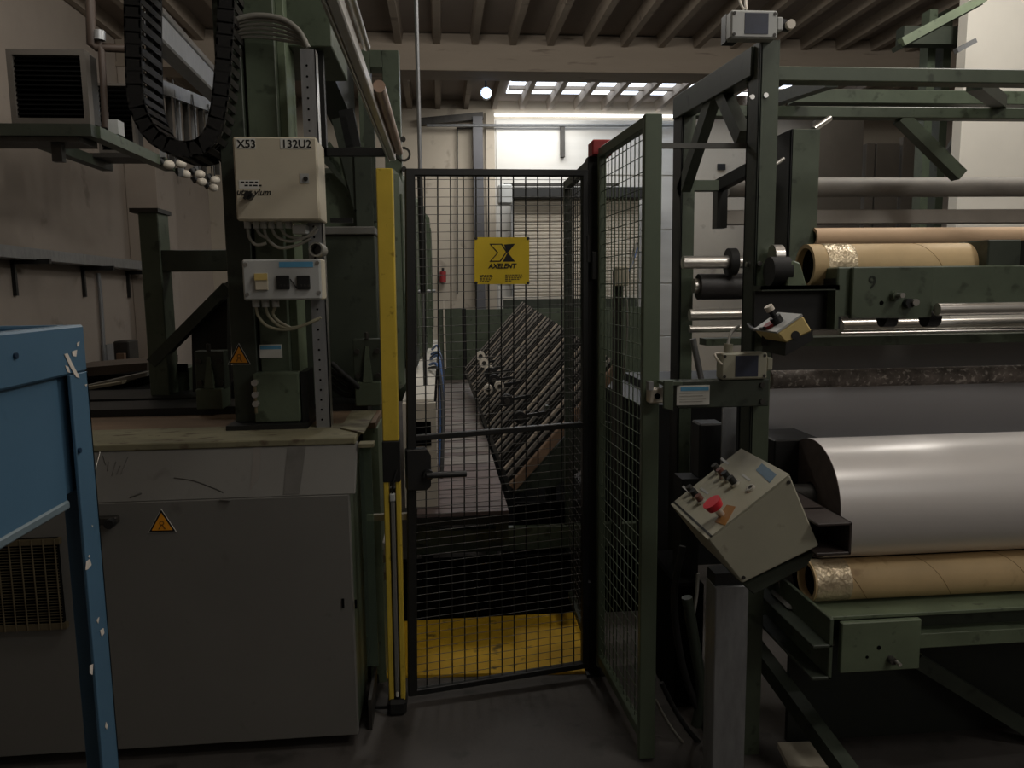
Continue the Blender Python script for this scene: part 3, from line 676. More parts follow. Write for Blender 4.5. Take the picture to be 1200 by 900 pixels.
# stacked boards on the machine bed behind
bd = 'loose boards lying on the machine bed'
for k, (pl_, Y, m_, lb) in enumerate((([(60, 434), (172, 425), (172, 434), (60, 446)], 4.3, WOODDK, 'dark brown board lying uppermost on the machine bed behind the blue cart'),
        ([(60, 461), (172, 436), (172, 441), (60, 466)], 4.1, mat('dull_grey_strip', (120, 118, 112), .6), 'grey strip lying slanted under the dark board behind the blue cart'),
        ([(80, 457), (143, 447), (143, 450), (80, 461)], 4.03, mat('dull_cream_strip', (140, 132, 112), .6), 'narrow pale strip at the front of the boards behind the blue cart'))):
    tag(ppoly(pl_, Y, .5 - .15 * k).build('loose_board', m_), lb, 'board', bd)
a = at(100, 456, Y=4.05)
mbed = thing('machine_bed', (-1.9, 4.4, .2), 'dark low machine bed under the loose boards behind the grey enclosure', 'machine bed')
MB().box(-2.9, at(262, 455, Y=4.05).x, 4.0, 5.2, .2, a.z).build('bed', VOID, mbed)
MB().box(-2.9, at(262, 455, Y=3.95).x, 3.65, 4.0, .2, at(200, 466, Y=3.65).z).build('rail', BLACK, mbed)
a, b = at(193, 428, Y=3.98), at(228, 460, Y=3.98); MB().box(a.x, b.x, 3.9, 4.0, b.z, a.z).build('gearbox', GREEN, mbed, bevel=.01)
q = at(213, 431, Y=3.9); MB().box(q.x - .03, q.x + .03, 3.88, 3.9, q.z - .02, q.z + .02).build('slot', VOID, mbed)

# ================================================================== BLUE CART
XB = -.66
bc = thing('blue_cart', (XB - .3, 1.05, 0), 'blue enamelled steel cart with chipped paint on tall angle legs', 'cart')
zt2, zl, zb2 = 1.562, 1.475, 1.25
MB().box(XB - .6, XB - .02, .45, 1.46, zb2 + .01, zt2 - .012).build('bin', BLUE, bc)
lip = MB().box(XB - .03, XB, .45, 1.49, zl, zt2).build('top_rim', BLUE, bc, bevel=.004)
MB().box(XB - .62, XB - .031, 1.46, 1.49, zl, zt2).build('top_rim', BLUE, bc, bevel=.004)
MB().box(XB - .022, XB - .012, .45, 1.40, zb2, zl).build('side_panel', BLUE, bc, bevel=.002)
MB().box(XB - .045, XB - .008, .45, 1.40, zb2 - .012, zb2 + .004).build('bottom_hem', mat('hem_blue_grey', (104, 120, 128), .5), bc, bevel=.003)
def leg(x, y, sx, sy):
    m = MB(); m.box(x, x + sx * .006, y, y + sy * .068, 0, zl); m.box(x, x + sx * .06, y, y + sy * .006, 0, zl); return m.build('leg', BLUE, bc, bevel=.001)
leg(XB, 1.49, -1, -1); leg(XB, .45, -1, 1); leg(XB - .62, 1.49, 1, -1); leg(XB - .62, .45, 1, 1)
def onx(px, py, o=.0008):
    q = at(px, py, X=XB + o); return q
def chip(poly): MB().prism([onx(*q) for q in poly], (.0006, 0, 0)).build('paint_chip', CHIP, bc)
chip([(75, 415), (79, 414), (84, 425), (92, 440), (93, 443), (89, 442), (82, 430)]); chip([(84, 412), (90, 410), (89, 418), (85, 417)]); chip([(90, 402), (93, 400), (92, 406), (90, 406)])
chip([(76, 428), (80, 430), (82, 437), (79, 436)]); chip([(101, 658), (105, 655), (107, 662), (103, 667), (100, 668)]); chip([(113, 727), (116, 723), (115, 731)]); chip([(117, 739), (121, 736), (122, 742), (119, 746)])
chip([(105, 780), (109, 778), (108, 791), (105, 789)]); chip([(124, 846), (126, 850), (125, 855), (123, 852)]); chip([(103, 652), (105, 650), (105, 654)]); chip([(99, 451), (102, 450), (101, 453)]); chip([(107, 615), (109, 616), (108, 618)])
bolts([onx(17, 417, 0), onx(92, 528, 0)], (1, 0, 0), .005, .004, mat('blue_dark_bolt', (24, 48, 72), .4), bc)

# ================================================================== YELLOW POST (light barrier column)
YP = 2.80
yp = thing('yellow_post', (-.19, YP + .03, 0), 'tall yellow barrier post with a black band and black foot, left of the mesh gate', 'barrier post')
tl, tr_ = at(441, 197, Y=YP), at(459, 197, Y=YP); bl, br = at(455, 825, Y=YP), at(476, 825, Y=YP)
def ylean(z): return (tl.x + tr_.x) / 2 + ((bl.x + br.x) / 2 - (tl.x + tr_.x) / 2) * (tl.z - z) / (tl.z - bl.z)
def lbox(z0, z1, x0, x1, y0, y1, name, m, bevel=.003, parent=yp):
    a, b = ylean(z0), ylean(z1)
    return MB().add([(a + x0, y0, z0), (a + x1, y0, z0), (a + x1, y1, z0), (a + x0, y1, z0), (b + x0, y0, z1), (b + x1, y0, z1), (b + x1, y1, z1), (b + x0, y1, z1)],
                    [(0, 3, 2, 1), (4, 5, 6, 7), (0, 1, 5, 4), (1, 2, 6, 5), (2, 3, 7, 6), (3, 0, 4, 7)]).build(name, m, parent, bevel=bevel)
zk0, zk1 = at(460, 565, Y=YP).z, at(460, 517, Y=YP).z
lbox(zk1, tl.z, -.029, .029, YP, YP + .06, 'upper_profile', YELLOW)
lbox(zk0, zk1, -.032, .032, YP - .004, YP + .062, 'black_band', BLACK)
lbox(.05, zk0, -.031, -.011, YP, YP + .06, 'lower_profile', YELLOW)
lbox(.05, zk0, .013, .031, YP, YP + .06, 'lower_profile', YELLOW)
lbox(.06, zk0 - .03, -.011, .013, YP + .02, YP + .055, 'inner_channel', IRON)
zg = at(464, 578, Y=YP).z
lbox(.09, zg - .03, -.007, .009, YP - .006, YP + .012, 'grey_tube', GREYSHEET)
lbox(zg - .03, zg, -.009, .011, YP - .008, YP + .012, 'collar', BOXGREY)
lbox(.07, .10, -.005, .007, YP - .006, YP + .01, 'collar', LABELW)
MB().tube([Vector((ylean(zg) + .002, YP, zg)), Vector((ylean(zg) + .006, YP - .012, zg + .04)), Vector((ylean(zg) + .02, YP - .004, zg + .09))], .004, 6).build('lead', BLACK, yp)
lbox(0, .062, -.036, .036, YP - .02, YP + .075, 'foot', RUBBER, .012)
MB().tube([Vector((ylean(.05) - .03, YP, .03)), Vector((ylean(0) - .09, YP + .04, .012)), Vector((ylean(0) - .15, YP + .1, .012)), Vector((-.36, 2.98, .012))], .007, 7).build('lead', RUBBER, yp)
# clear guard panel between the enclosure and the post
gp = thing('clear_guard_panel', (-.3, 2.9, .08), 'clear plastic guard sheet at the end of the grey enclosure, beside the yellow post', 'guard panel')
a, b = at(421, 530, Y=2.72), at(444, 780, Y=2.72); MB().box(a.x, b.x, 2.72, 2.724, b.z, ZT - .035).build('sheet', PLEXI, gp)
MB().box(a.x, b.x + .01, 2.7, 2.76, ZT - .035, ZT - .022).build('top_clip', LEDGE, gp)
q = at(443, 606, Y=2.9); MB().box(a.x, at(486, 606, Y=2.9).x, 2.89, 2.91, q.z - .012, q.z + .012).build('clamp_bar', CABINET, gp)
MB().box(a.x - .0, a.x + .012, 2.7, 2.95, .0, .12).build('foot', IRON, gp)
mb_ = thing('machine_pedestal', (-.45, 3.4, 0), 'dark green machine base behind the clear guard sheet', 'machine base')
MB().box(-.325, -.265, 3.05, 3.28, 0, ZT - .03).build('body', LGREEN, mb_)
for k, (px, py) in enumerate(((447, 640), (449, 655), (450, 675))):
    q = at(px, py, Y=3.1); MB().cyl(q, q + Vector((.0, .27, 0)), .018, 10).build('fitting', BRASSY if k else STEEL, mb_)
MB().tube([at(442, 800, Y=3.05), at(446, 740, Y=3.1), at(449, 715, Y=3.2), at(450, 700, Y=3.36)], .008, 7).build('hose', RUBBER, mb_)

# ================================================================== MESH GATE
GL0, GL1 = Vector((-.166, 2.877, .03)), Vector((-.118, 2.877, 2.05)); GR = Vector((.57, 2.998, 0))
def gp_(s, z, off=0.0):
    t = (z - GL0.z) / (GL1.z - GL0.z); l = GL0.lerp(GL1, t); r = Vector((GR.x, GR.y, z + .015)); p_ = l.lerp(r, s)
    n = Vector((GR.y - GL0.y, -(GR.x - GL0.x), 0)).normalized(); return p_ + n * off
gn = Vector((GR.y - GL0.y, -(GR.x - GL0.x), 0)).normalized(); gx = Vector((GR.x - GL0.x, GR.y - GL0.y, 0)).normalized()
gt = thing('mesh_gate', gp_(1, .03), 'black wire mesh safety gate with a yellow sign, between the yellow post and green fence', 'gate')
z0, z1 = .03, 2.05
MB().bar(gp_(.022, z0), gp_(.022, z1), .035, .03, gn).build('stile', BLACK, gt, bevel=.003)
MB().bar(gp_(.985, z0), gp_(.985, z1), .025, .03, gn).build('stile', BLACK, gt, bevel=.003)
MB().bar(gp_(0, z1 - .012), gp_(1, z1 - .012), .025, .03, gn).build('top_rail', BLACK, gt, bevel=.003)
MB().bar(gp_(0, z0 + .012), gp_(1, z0 + .012), .025, .03, gn).build('bottom_rail', BLACK, gt, bevel=.003)
zm = at(580, 508, Y=2.93).z
MB().bar(gp_(.02, zm), gp_(1, zm), .022, .025, gn).build('middle_rail', BLACK, gt, bevel=.003)
m = MB(); nv = 14
for k in range(1, nv): m.cyl(gp_(.03 + .96 * k / nv, z0), gp_(.03 + .96 * k / nv, z1), .0030, 6, caps=False)
m.build('upright_wires', BLACK, gt, kind='stuff')
m = MB(); z = z0 + .03
while z < z1 - .02: m.cyl(gp_(.02, z, .004), gp_(1, z, .004), .0012, 5, caps=False); z += .0315
m.build('cross_wires', mat('wire_grey', (92, 92, 90), .4, metal=.5), gt, kind='stuff')
# lock box and handle
c = on_plane(488, 547, gp_(0, 0), gn)
hd = MB().prism([on_plane(x_, y_, gp_(0, 0), gn) for x_, y_ in ((474, 525), (498, 523), (503, 531), (503, 567), (498, 571), (475, 572))], gn * .05).build('lock_box', BLACK, gt, bevel=.004)
h0 = on_plane(496, 552, gp_(0, 0), gn) + gn * .075; h1 = on_plane(542, 550, gp_(0, 0), gn) + gn * .075
MB().cyl(h0, h1, .012, 12).build('handle', BLACK, gt)
MB().cyl(h0 + gx * .01, h0 + gx * .01 - gn * .04, .02, 12).build('handle_hub', BLACK, gt)
for z_ in (.35, 1.75): MB().cyl(gp_(1, z_ - .05), gp_(1, z_ + .05), .018, 10).build('hinge', BLACK, gt)
# yellow sign with its logo
n_ = gn; G0 = gp_(0, 0, .010)
def gs(px, py, o=0): return on_plane(px, py, G0, n_) + n_ * o
A_, B_, C_, D_ = gs(556, 278), gs(620, 278), gs(620, 333), gs(556, 333)
sg = MB().prism([A_, B_, C_, D_], n_ * .003).build('sign', SIGNY, gt)
for q in (A_, B_, C_, D_): MB().cyl(q + ((A_ + C_) / 2 - q) * .05, q + ((A_ + C_) / 2 - q) * .05 + n_ * .005, .006, 8).build('sign_clip', BLACK, sg)
def su(u, v, o=.0032): return A_ + (B_ - A_) * u + (D_ - A_) * v + n_ * o
def lo(pts, o, m_, name, th=.0005): MB().prism([su(.265 + .475 * u, .14 + .385 * v, o) for u, v in pts], n_ * th).build(name, m_, sg)
L1 = [(0, 0), (.49, 0), (.69, .45), (.44, 1), (0, 1), (.30, .5)]
cx, cy = .36, .5
lo(L1, .0032, PRINT, 'emblem_left')
L2 = [(.075, .06), (.455, .06), (.63, .45), (.405, .94), (.075, .94), (.355, .5)]
lo(L2, .0038, SIGNY, 'emblem_left_fill')
lo([(.56, .04), (1, .0), (.72, .5), (1, 1), (.52, 1), (.69, .52)], .0032, PRINT, 'emblem_right')
wx = (B_ - A_).normalized(); wu = (A_ - D_).normalized(); W = (B_ - A_).length
lettering('AXELENT', su(.5, .665, .0034), wx, wu, W * .118, PRINT, sg, bold=W * .004, shear=.25, align='CENTER')
m = MB()
for r_ in range(5):
    for (u0, u1) in ((.09, .34), (.56, .88)):
        u = u0; lim = u1 - random.random() * .08 - (.16 if u0 > .5 and r_ > 3 else 0)
        while u < lim:
            w_ = random.uniform(.02, .06); v_ = .805 + r_ * .032
            m.prism([su(u, v_), su(min(u + w_, u1), v_), su(min(u + w_, u1), v_ + .018), su(u, v_ + .018)], n_ * .0004); u += w_ + .014
m.build('small_print', PRINT, sg, kind='stuff')

# ================================================================== FENCE
XF0, XF1 = .66, .607
fp = thing('mesh_fence', (.64, 2.7, 0), 'green framed wire mesh fence panel standing edge-on right of the gate', 'fence panel')
n0, n1 = Vector((.655, 2.40, 0)), Vector((.612, 3.0, 0))
ztn = 2.147
a, b = at(752, 500, Y=2.40), at(775, 500, Y=2.40)
xm = at(763, 500, Y=2.40).x
MB().box(xm - .03, xm + .026, 2.40, 2.43, .012, ztn).build('post', FGREEN, fp, bevel=.003)
nn = Vector((xm - .012, 2.42, 0)); nf = Vector((.625, 2.985, 0))
MB().box(nf.x - .015, nf.x + .015, 2.97, 3.0, .05, ztn - .02).build('post', FGREEN, fp, bevel=.003)
for z_ in (ztn - .02, .09): MB().bar(nn + Vector((0, 0, z_)), nf + Vector((0, 0, z_)), .028, .036).build('rail', FGREEN, fp, bevel=.002)
m = MB()
for k in range(1, 12): q = nn.lerp(nf, k / 12); m.cyl(q + Vector((0, 0, .09)), q + Vector((0, 0, ztn - .02)), .0022, 5, caps=False)
m.build('upright_wires', FGREEN, fp, kind='stuff')
m = MB(); z = .13
while z < ztn - .04: m.cyl(nn + Vector((-.004, 0, z)), nf + Vector((-.004, 0, z)), .0016, 5, caps=False); z += .05
m.build('cross_wires', FGREEN, fp, kind='stuff')
# black hinge post with a red cap
a, b = at(690, 182, Y=3.0), at(706, 800, Y=3.0); a2 = at(706, 182, Y=3.0)
hp = thing('hinge_post', ((a.x + a2.x) / 2, 3.04, 0), 'black square gate post with a red cap between gate and fence panel', 'post')
MB().box(a.x + .0, a2.x, 3.02, 3.07, 0, a.z).build('post', BLACK, hp, bevel=.003)
r0, r1 = at(694, 163, Y=3.0), at(718, 180, Y=3.0); MB().box(r0.x, r1.x, 3.0, 3.09, a.z, r0.z).build('cap', DRED, hp, bevel=.006)
a, b = at(693, 295, Y=3.0), at(703, 328, Y=3.0); MB().box(a.x, b.x, 2.985, 3.02, b.z, a.z).build('clamp', BLACK, hp, bevel=.003)
MB().box(a.x - .02, b.x + .03, 2.99, 3.1, 0, .012).build('foot_plate', BLACK, hp)
# further fence panel behind the gate
fb = thing('mesh_fence', (.62, 3.5, 0), 'dark green mesh fence panel continuing behind the black gate post', 'fence panel')
f0, f1 = Vector((.60, 3.1, 0)), Vector((.61, 3.72, 0))
for q in (f0, f1): MB().box(q.x - .015, q.x + .02, q.y - .015, q.y + .015, 0, 2.12).build('post', DGREEN, fb)
for z_ in (2.1, .1): MB().bar(f0 + Vector((0, 0, z_)), f1 + Vector((0, 0, z_)), .028, .036).build('rail', DGREEN, fb)
m = MB()
for k in range(1, 12): q = f0.lerp(f1, k / 12); m.cyl(q + Vector((0, 0, .09)), q + Vector((0, 0, 2.1)), .0022, 5, caps=False)
z = .13
while z < 2.08: m.cyl(f0 + Vector((0, 0, z)), f1 + Vector((0, 0, z)), .0016, 5, caps=False); z += .05
m.build('wires', IRON, fb, kind='stuff')
# latch on the near fence post
a, b = at(760, 455, Y=2.37), at(777, 472, Y=2.37)
lc = thing('fence_latch', (a.x, 2.37, b.z), 'small white metal latch on the near green fence post', 'latch')
MB().box(a.x, b.x, 2.36, 2.40, b.z, a.z).build('body', WHITEP, lc, bevel=.004)
q = at(761, 451, Y=2.37); MB().box(q.x - .008, q.x + .008, 2.35, 2.38, q.z - .015, q.z + .012).build('catch', GALV, lc)
MB().cyl((a.x + .025, 2.352, (a.z + b.z) / 2), (a.x + .025, 2.36, (a.z + b.z) / 2), .009, 10).build('hole', VOID, lc)

# ================================================================== CONVEYOR BEHIND THE GATE
YD0, YD1, ZD = 3.6, 9.0, .55
xd0, xd1 = -.14, .30
dk = thing('slat_conveyor', (.3, 6, 0), 'long slatted conveyor deck leading away behind the gate', 'conveyor')
y = YD0
k = 0
while y < YD1:
    wv = .085
    MB().box(xd0, xd1, y, y + wv - .008, ZD - .02, ZD + random.uniform(-.002, .002)).build('slat', SLAT if (y < 4.6 or k % 5 == 0) else SLATG, dk); y += wv; k += 1
MB().box(xd0, xd1, YD0 - .01, YD0 + .03, ZD - .06, ZD - .022).build('front_lip', BLACK, dk)
for x_ in (xd0, xd1 - .06): MB().box(x_, x_ + .06, YD0 + .03, YD1, ZD - .16, ZD - .022).build('side_beam', DGREEN, dk)
a, b = at(560, 620, Y=3.7), at(560, 647, Y=3.7)
MB().box(xd0 - .05, .96, 3.7, 3.74, b.z, a.z).build('cross_beam', GREEN, dk, bevel=.003)
MB().box(xd0 - .08, .96, 3.62, 3.66, 0, b.z - .006).build('shade_plate', VOID, dk)  # near-black sheet added as the darkness under the deck
for y_ in (4.2, 6.2, 8.2):
    for x_ in (xd0 + .03, xd1 - .05): MB().box(x_ - .03, x_ + .03, y_, y_ + .06, 0, ZD - .16).build('leg', DGREEN, dk)
# yellow floor plate
a, b = at(445, 790, Z=0), at(684, 780, Z=0)
fpz = thing('yellow_floor_plate', (.1, 3.3, 0), 'worn yellow painted floor plate just behind the gate', 'floor plate')
MB().prism([(-.30, 3.08, 0), (.62, 3.02, 0), (.64, 3.61, 0), (-.28, 3.61, 0)], (0, 0, .012)).build('plate', FYELLOW, fpz)
# white cable trough on the left side of the deck
wt = thing('cable_trough', (-.16, 5.2, .3), 'white steel cable trough beside the conveyor, with blue and black hoses on it', 'cable trough')
xw0, xw1, zw = -.20, -.06, 1.07
MB().box(xw0, xw1, 3.75, 8.2, ZD + .004, zw).build('body', WHITEP, wt)
for k in range(7):
    y_ = 3.8 + k * .62
    MB().box(xw1 - .002, xw1 + .004, y_ + .06, y_ + .42, .72, .98).build('opening', VOID, wt)
MB().box(xw0, xw1 + .012, 3.75, 8.2, zw, zw + .012).build('lid', WHITEB, wt)
a = at(480, 520, Y=3.74)
MB().box(xw0, xw1 + .02, 3.70, 3.75, ZD + .004, zw).build('end_frame', WHITEP, wt)
MB().box(xw0 + .06, xw1 - .005, 3.695, 3.705, .86, .98).build('opening', VOID, wt)
hs = ['blue hose drooping over the white cable trough, nearest of the blue ones', 'blue hose drooping over the white cable trough, second blue one from the gate', 'blue hose drooping over the white cable trough, third blue one from the gate', 'blue hose drooping over the white cable trough, farthest blue one from the gate',
      'black hose drooping over the white cable trough, nearer of the two black ones', 'black hose drooping over the white cable trough, farther of the two black ones']
for k in range(6):
    y0 = (4.45, 4.85, 5.3, 5.8, 4.2, 5.0)[k]; xx = xw1 + .022 + .008 * (k % 3)
    tag(MB().tube([(xw1 - .03, y0 + .9, zw + .025), (xx, y0 + .5, zw + .06 + .02 * (k % 2)), (xx + .02, y0 + .2, zw - .05), (xx + .02, y0 - .2, .86), (xx + .01, y0 - .5, .70)], .010, 7).build('drooping_hose', CABLEB if k < 4 else RUBBER),
        hs[k], 'hose', 'hoses over the white cable trough')
# row of green cabinets beyond the gate
rows = [(470, 3.95, .40, 'nearest'), (486, 4.9, .55, 'second'), (497, 5.9, .6, 'third'), (504, 7.0, .7, 'last')]
for px, Y, d, nm in rows:
    a = at(px, 300, Y=Y)
    top = at(px, {470: 196, 486: 205, 497: 232, 504: 250}[px], Y=Y).z
    t = thing('machine_cabinet', (a.x - .2, Y + d / 2, .9), {'nearest': 'green machine cabinet with a black cover, nearest in the row behind the yellow post', 'second': 'green machine cabinet, second in the row behind the yellow post', 'third': 'green machine cabinet, third in the row behind the yellow post', 'last': 'low green machine cabinet at the far end of the row behind the yellow post'}[nm], 'machine cabinet', 'row of green machine cabinets')
    MB().box(a.x - .5, a.x, Y, Y + d, 1.1 if px < 500 else .6, top).build('body', GREEN, t, bevel=.03)
    MB().box(a.x - .001, a.x + .012, Y + .06, Y + d - .1, 1.25, top - .12).build('door', GREEN, t, bevel=.004)
    MB().cyl((a.x + .012, Y + .12, 1.6), (a.x + .04, Y + .12, 1.6), .012, 8).build('knob', GALV, t)
    if nm == 'nearest':
        MB().box(a.x, a.x + .06, Y + .05, Y + .3, 1.18, 1.62).build('cover', BLACK, t, bevel=.03)
# green end wall of the conveyor
YE_ = 9.05
a, b = at(514, 357, Y=YE_), at(690, 450, Y=YE_)
ew = thing('end_barrier', (.7, YE_, 0), 'green sheet steel barrier across the far end of the conveyor', 'barrier')
c0 = at(541, 360, Y=YE_).x; c1 = at(546, 360, Y=YE_).x
MB().box(a.x, c0, YE_, YE_ + .05, .2, at(530, 362, Y=YE_).z).build('panel', GREEN, ew)
MB().box(c1, 2.4, YE_, YE_ + .05, .2, at(600, 362, Y=YE_).z).build('panel', GREEN, ew)
MB().box(c0, c1, YE_ + .02, YE_ + .06, .2, at(543, 362, Y=YE_).z).build('gap_strip', BLACK, ew)
a = at(590, 351, Y=YE_ + .3); MB().box(a.x, 2.4, YE_ + .3, YE_ + .35, .2, a.z).build('panel', DGREEN, ew)
MB().box(a.x, 2.4, YE_ + .28, YE_ + .36, a.z, a.z + .03).build('top_lip', WHITEB, ew)
a, b = at(519, 352, Y=YE_ - .02), at(523, 432, Y=YE_ - .02); MB().box(a.x, b.x, YE_ - .04, YE_, b.z, a.z).build('white_strip', WHITEP, ew)

# tilted rack of bars with wheels
rk = thing('tilted_bar_rack', (.6, 6, ZD), 'tilted rack of closely spaced dark and pale bars with small wheels, leaning over the conveyor', 'bar rack')
rk.location.z = 0
tilt = R(48); L = .86
NB = 58; du = Vector((math.cos(tilt), 0, math.sin(tilt))); dn = Vector((-math.sin(tilt), 0, math.cos(tilt)))
pa, pb = at(602, 556, Y=4.25), at(549, 428, Y=7.9)
def rb(t): return pa.lerp(pb, t)
for k in range(NB):
    t = k / (NB - 1); q = rb(t)
    mt = (BLACK, FLATBAR, BLACK, PADW, BLACK, IRON, BLACK, FLATBAR)[k % 8]
    MB().bar(q - du * .04, q + du * L, .019 if k % 8 - 3 else .04, .022, dn).build('bar', mt, rk)
for s_ in (.12, .62, .95): MB().bar(rb(-.01) + du * s_ * L - dn * .03, rb(1.01) + du * s_ * L - dn * .03, .05, .03, dn).build('cross_beam', BLACK, rk)
e0 = rb(0) + Vector((0, -.09, 0))
MB().bar(e0 - du * .05 - dn * .02, e0 + du * L - dn * .02, .05, .05, dn).build('end_board', BROWNB, rk, bevel=.004)
MB().prism([e0 - du * .08 - dn * .05, e0 + du * .5 - dn * .07, e0 + du * .62 - dn * .26, e0 + du * .42 - dn * .30, e0 + du * .1 - dn * .2, e0 - dn * .1], (0, .04, 0)).build('end_plate', DGREEN, rk)
MB().bar(rb(-.02) - dn * .05 - du * .06, rb(1.02) - dn * .05 - du * .06, .05, .05, dn).build('lower_beam', BLACK, rk)
whs = [(563, 417, 7.4, 1), (567, 425, 6.9, 1), (573, 433, 6.4, 1), (575, 438, 6.0, 0), (579, 446, 5.7, 0), (585, 452, 5.4, 1), (594, 469, 4.9, 0), (609, 489, 4.5, 0), (572, 456, 5.5, 1)]
for px, py, Y, wh in whs:
    q = at(px, py, Y=Y); r_ = 5.5 * Y / 900 if wh else 7.5 * Y / 900
    wl = MB().cyl(q - Vector((0, .03, 0)), q + Vector((0, .03, 0)), r_, 16).build('wheel', WHITEP if wh else RUBBER, rk)
    MB().cyl(q - Vector((0, .04, 0)), q - Vector((0, .03, 0)), r_ * .45, 10).build('hub', IRON, wl)
    MB().bar(q + Vector((0, .01, 0)), q + Vector((0, .01, 0)) + du * .12 - dn * .1, .02, .02).build('axle_arm', BLACK, rk)
for x_, y_ in ((.62, 4.6), (.62, 7.4)): MB().box(x_, x_ + .06, y_, y_ + .06, .2, ZD + .35).build('support', DGREEN, rk)
MB().box(.34, .98, 3.75, 8.6, 0, .2).build('shade_base', VOID, rk)  # near-black block added to keep the void under the rack dark
MB().box(.34, .96, 3.75, 3.78, .2, .54).build('shade_skirt', VOID, rk)  # thin near-black sheet, added as shade beside the deck

# dark machine body right of the conveyor, behind the fence
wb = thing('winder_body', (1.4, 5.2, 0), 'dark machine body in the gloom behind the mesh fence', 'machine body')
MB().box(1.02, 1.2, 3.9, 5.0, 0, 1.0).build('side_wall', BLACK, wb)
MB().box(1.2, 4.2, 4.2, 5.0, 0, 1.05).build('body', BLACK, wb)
a, b = at(722, 312, Y=3.6), at(737, 335, Y=3.6)
jb = thing('sensor_post', ((a.x + b.x) / 2, 3.65, 0), 'beige junction box on a thin post with loose wires, seen through the fence mesh', 'sensor')
MB().box(a.x, b.x, 3.6, 3.66, b.z, a.z).build('box', CABINET, jb, bevel=.004)
MB().box(a.x + .01, a.x + .05, 3.66, 3.72, 0, a.z - .02).build('post', IRON, jb)
for k in range(3): MB().tube([at(737, 318 + 4 * k, Y=3.62), at(744, 300 - 6 * k, Y=3.7), at(748, 286, Y=3.75)], .005, 6).build('wire', CABLEB if k == 0 else CABLEG, jb)
MB().tube([at(733, 335, Y=3.6), at(735, 380, Y=3.6), at(731, 440, Y=3.62)], .006, 6).build('wire', CABLEG, jb)
# hanging conduit by the gate
hc = thing('drop_conduit', at(490, 205, Y=3.35), 'thin grey conduit dropping from the roof beside the yellow post', 'conduit')
a, b = at(488, -20, Y=3.35), at(492, 205, Y=3.35)
MB().cyl((a.x, 3.35, ZC), (b.x, 3.35, 1.2), .009, 10).build('pipe', GALV, hc)
MB().cyl((b.x + .0, 3.35, 1.6), (b.x, 3.35, 2.1), .012, 10).build('sleeve', BLACK, hc)

# ================================================================== RIGHT MACHINE
XU = 1.0; YU0, YU1 = 2.40, 3.18
uw = thing('unwinder_frame', (XU + .05, 2.8, 0), 'tall dark green steel unwinder frame carrying rollers, right of the fence', 'machine frame')
XM = 4.2
a = at(890, 46, Y=YU0)
MB().box(XU, XU + .006, YU0, YU0 + .10, 0, a.z).build('post_web', DGREEN, uw)  # darker green paints the shaded left face of the post
MB().box(XU, XU + .062, YU0 - .0, YU0 + .012, 0, a.z).build('post', GREEN, uw, bevel=.002)
MB().box(XU, XU + .05, YU0 + .09, YU0 + .10, 0, a.z).build('post', BLACK, uw)
zf = at(800, 106, Y=YU1).z
MB().box(XU, XU + .006, YU1, YU1 + .12, 0, zf).build('post_web', BLACK, uw)  # web blackened, its shade put into the colour
MB().box(XU, XU + .058, YU1, YU1 + .012, 0, zf).build('post', GREEN, uw, bevel=.002)
bolts([at(881, 114, Y=YU0 - .0), at(897, 112, Y=YU0), at(890, 309, Y=YU0)], (0, -1, 0), .008, .006, ALU, uw)
bolts([at(876, 310, X=XU)], (-1, 0, 0), .008, .006, ALU, uw)
# head frame between the two posts
def xbar(p0, p1, w_, m_, name='brace', X=XU - .02, d=.05):
    A, B2 = at(*p0, X=X), at(*p1, X=X); MB().bar(A, B2, d, w_, (0, 0, 1)).build(name, m_, uw, bevel=.002)
zA = a.z - .06
MB().bar((XU + .02, YU0 + .05, a.z - .05), (XU + .02, YU1 + .1, zf - .05), .06, .09).build('head_beam', DGREEN, uw, bevel=.003)
MB().bar(at(842, 96, X=XU + .02), at(800, 226, X=XU + .02), .04, .06).build('brace', DGREEN, uw)
MB().bar(at(842, 98, X=XU + .02), at(871, 162, X=XU + .02), .04, .055).build('brace', DGREEN, uw)
p0, p1 = at(774, 171, Y=2.9), at(872, 171, X=XU - .01)
TIE = mat('tie_rod_grey', (96, 96, 92), .5)
MB().bar((at(774, 171, Y=2.45).x, 2.5, at(774, 171, Y=2.5).z), (XU, 2.5, at(872, 171, Y=2.5).z), .016, .016).build('tie_rod', TIE, uw)
# overhead cross beams going right
def hbeam(y0, y1, Y, d, m_, name, x0=None, px0=912, bevel=.003):
    q0, q1 = at(1050, y0, Y=Y), at(1050, y1, Y=Y); X0 = at(px0, y0, Y=Y).x if x0 is None else x0
    return MB().box(X0, XM, Y, Y + d, q1.z, q0.z).build(name, m_, uw, bevel=bevel)
hbeam(79, 96, 2.46, .06, GREEN, 'cross_beam', x0=XU)
hbeam(125, 138, 3.18, .06, GREEN, 'cross_beam', x0=XU)
hbeam(105, 121, 4.1, .08, GREEN, 'cross_beam', x0=1.9)
MB().bar(at(905, 118, Y=3.5), at(975, 94, Y=2.9), .05, .05).build('brace', DGREEN, uw)
MB().bar(at(1055, 138, Y=3.21), at(1124, 206, Y=3.21), .05, .055, (0, 1, 0)).build('brace', GREEN, uw)
MB().bar(at(1142, 97, Y=2.6), at(1172, 120, Y=3.2), .05, .05).build('brace', DGREEN, uw)
MB().box(2.9, 2.96, 2.46, 3.2, at(1140, 96, Y=2.5).z - .05, at(1140, 96, Y=2.5).z).build('brace', DGREEN, uw)
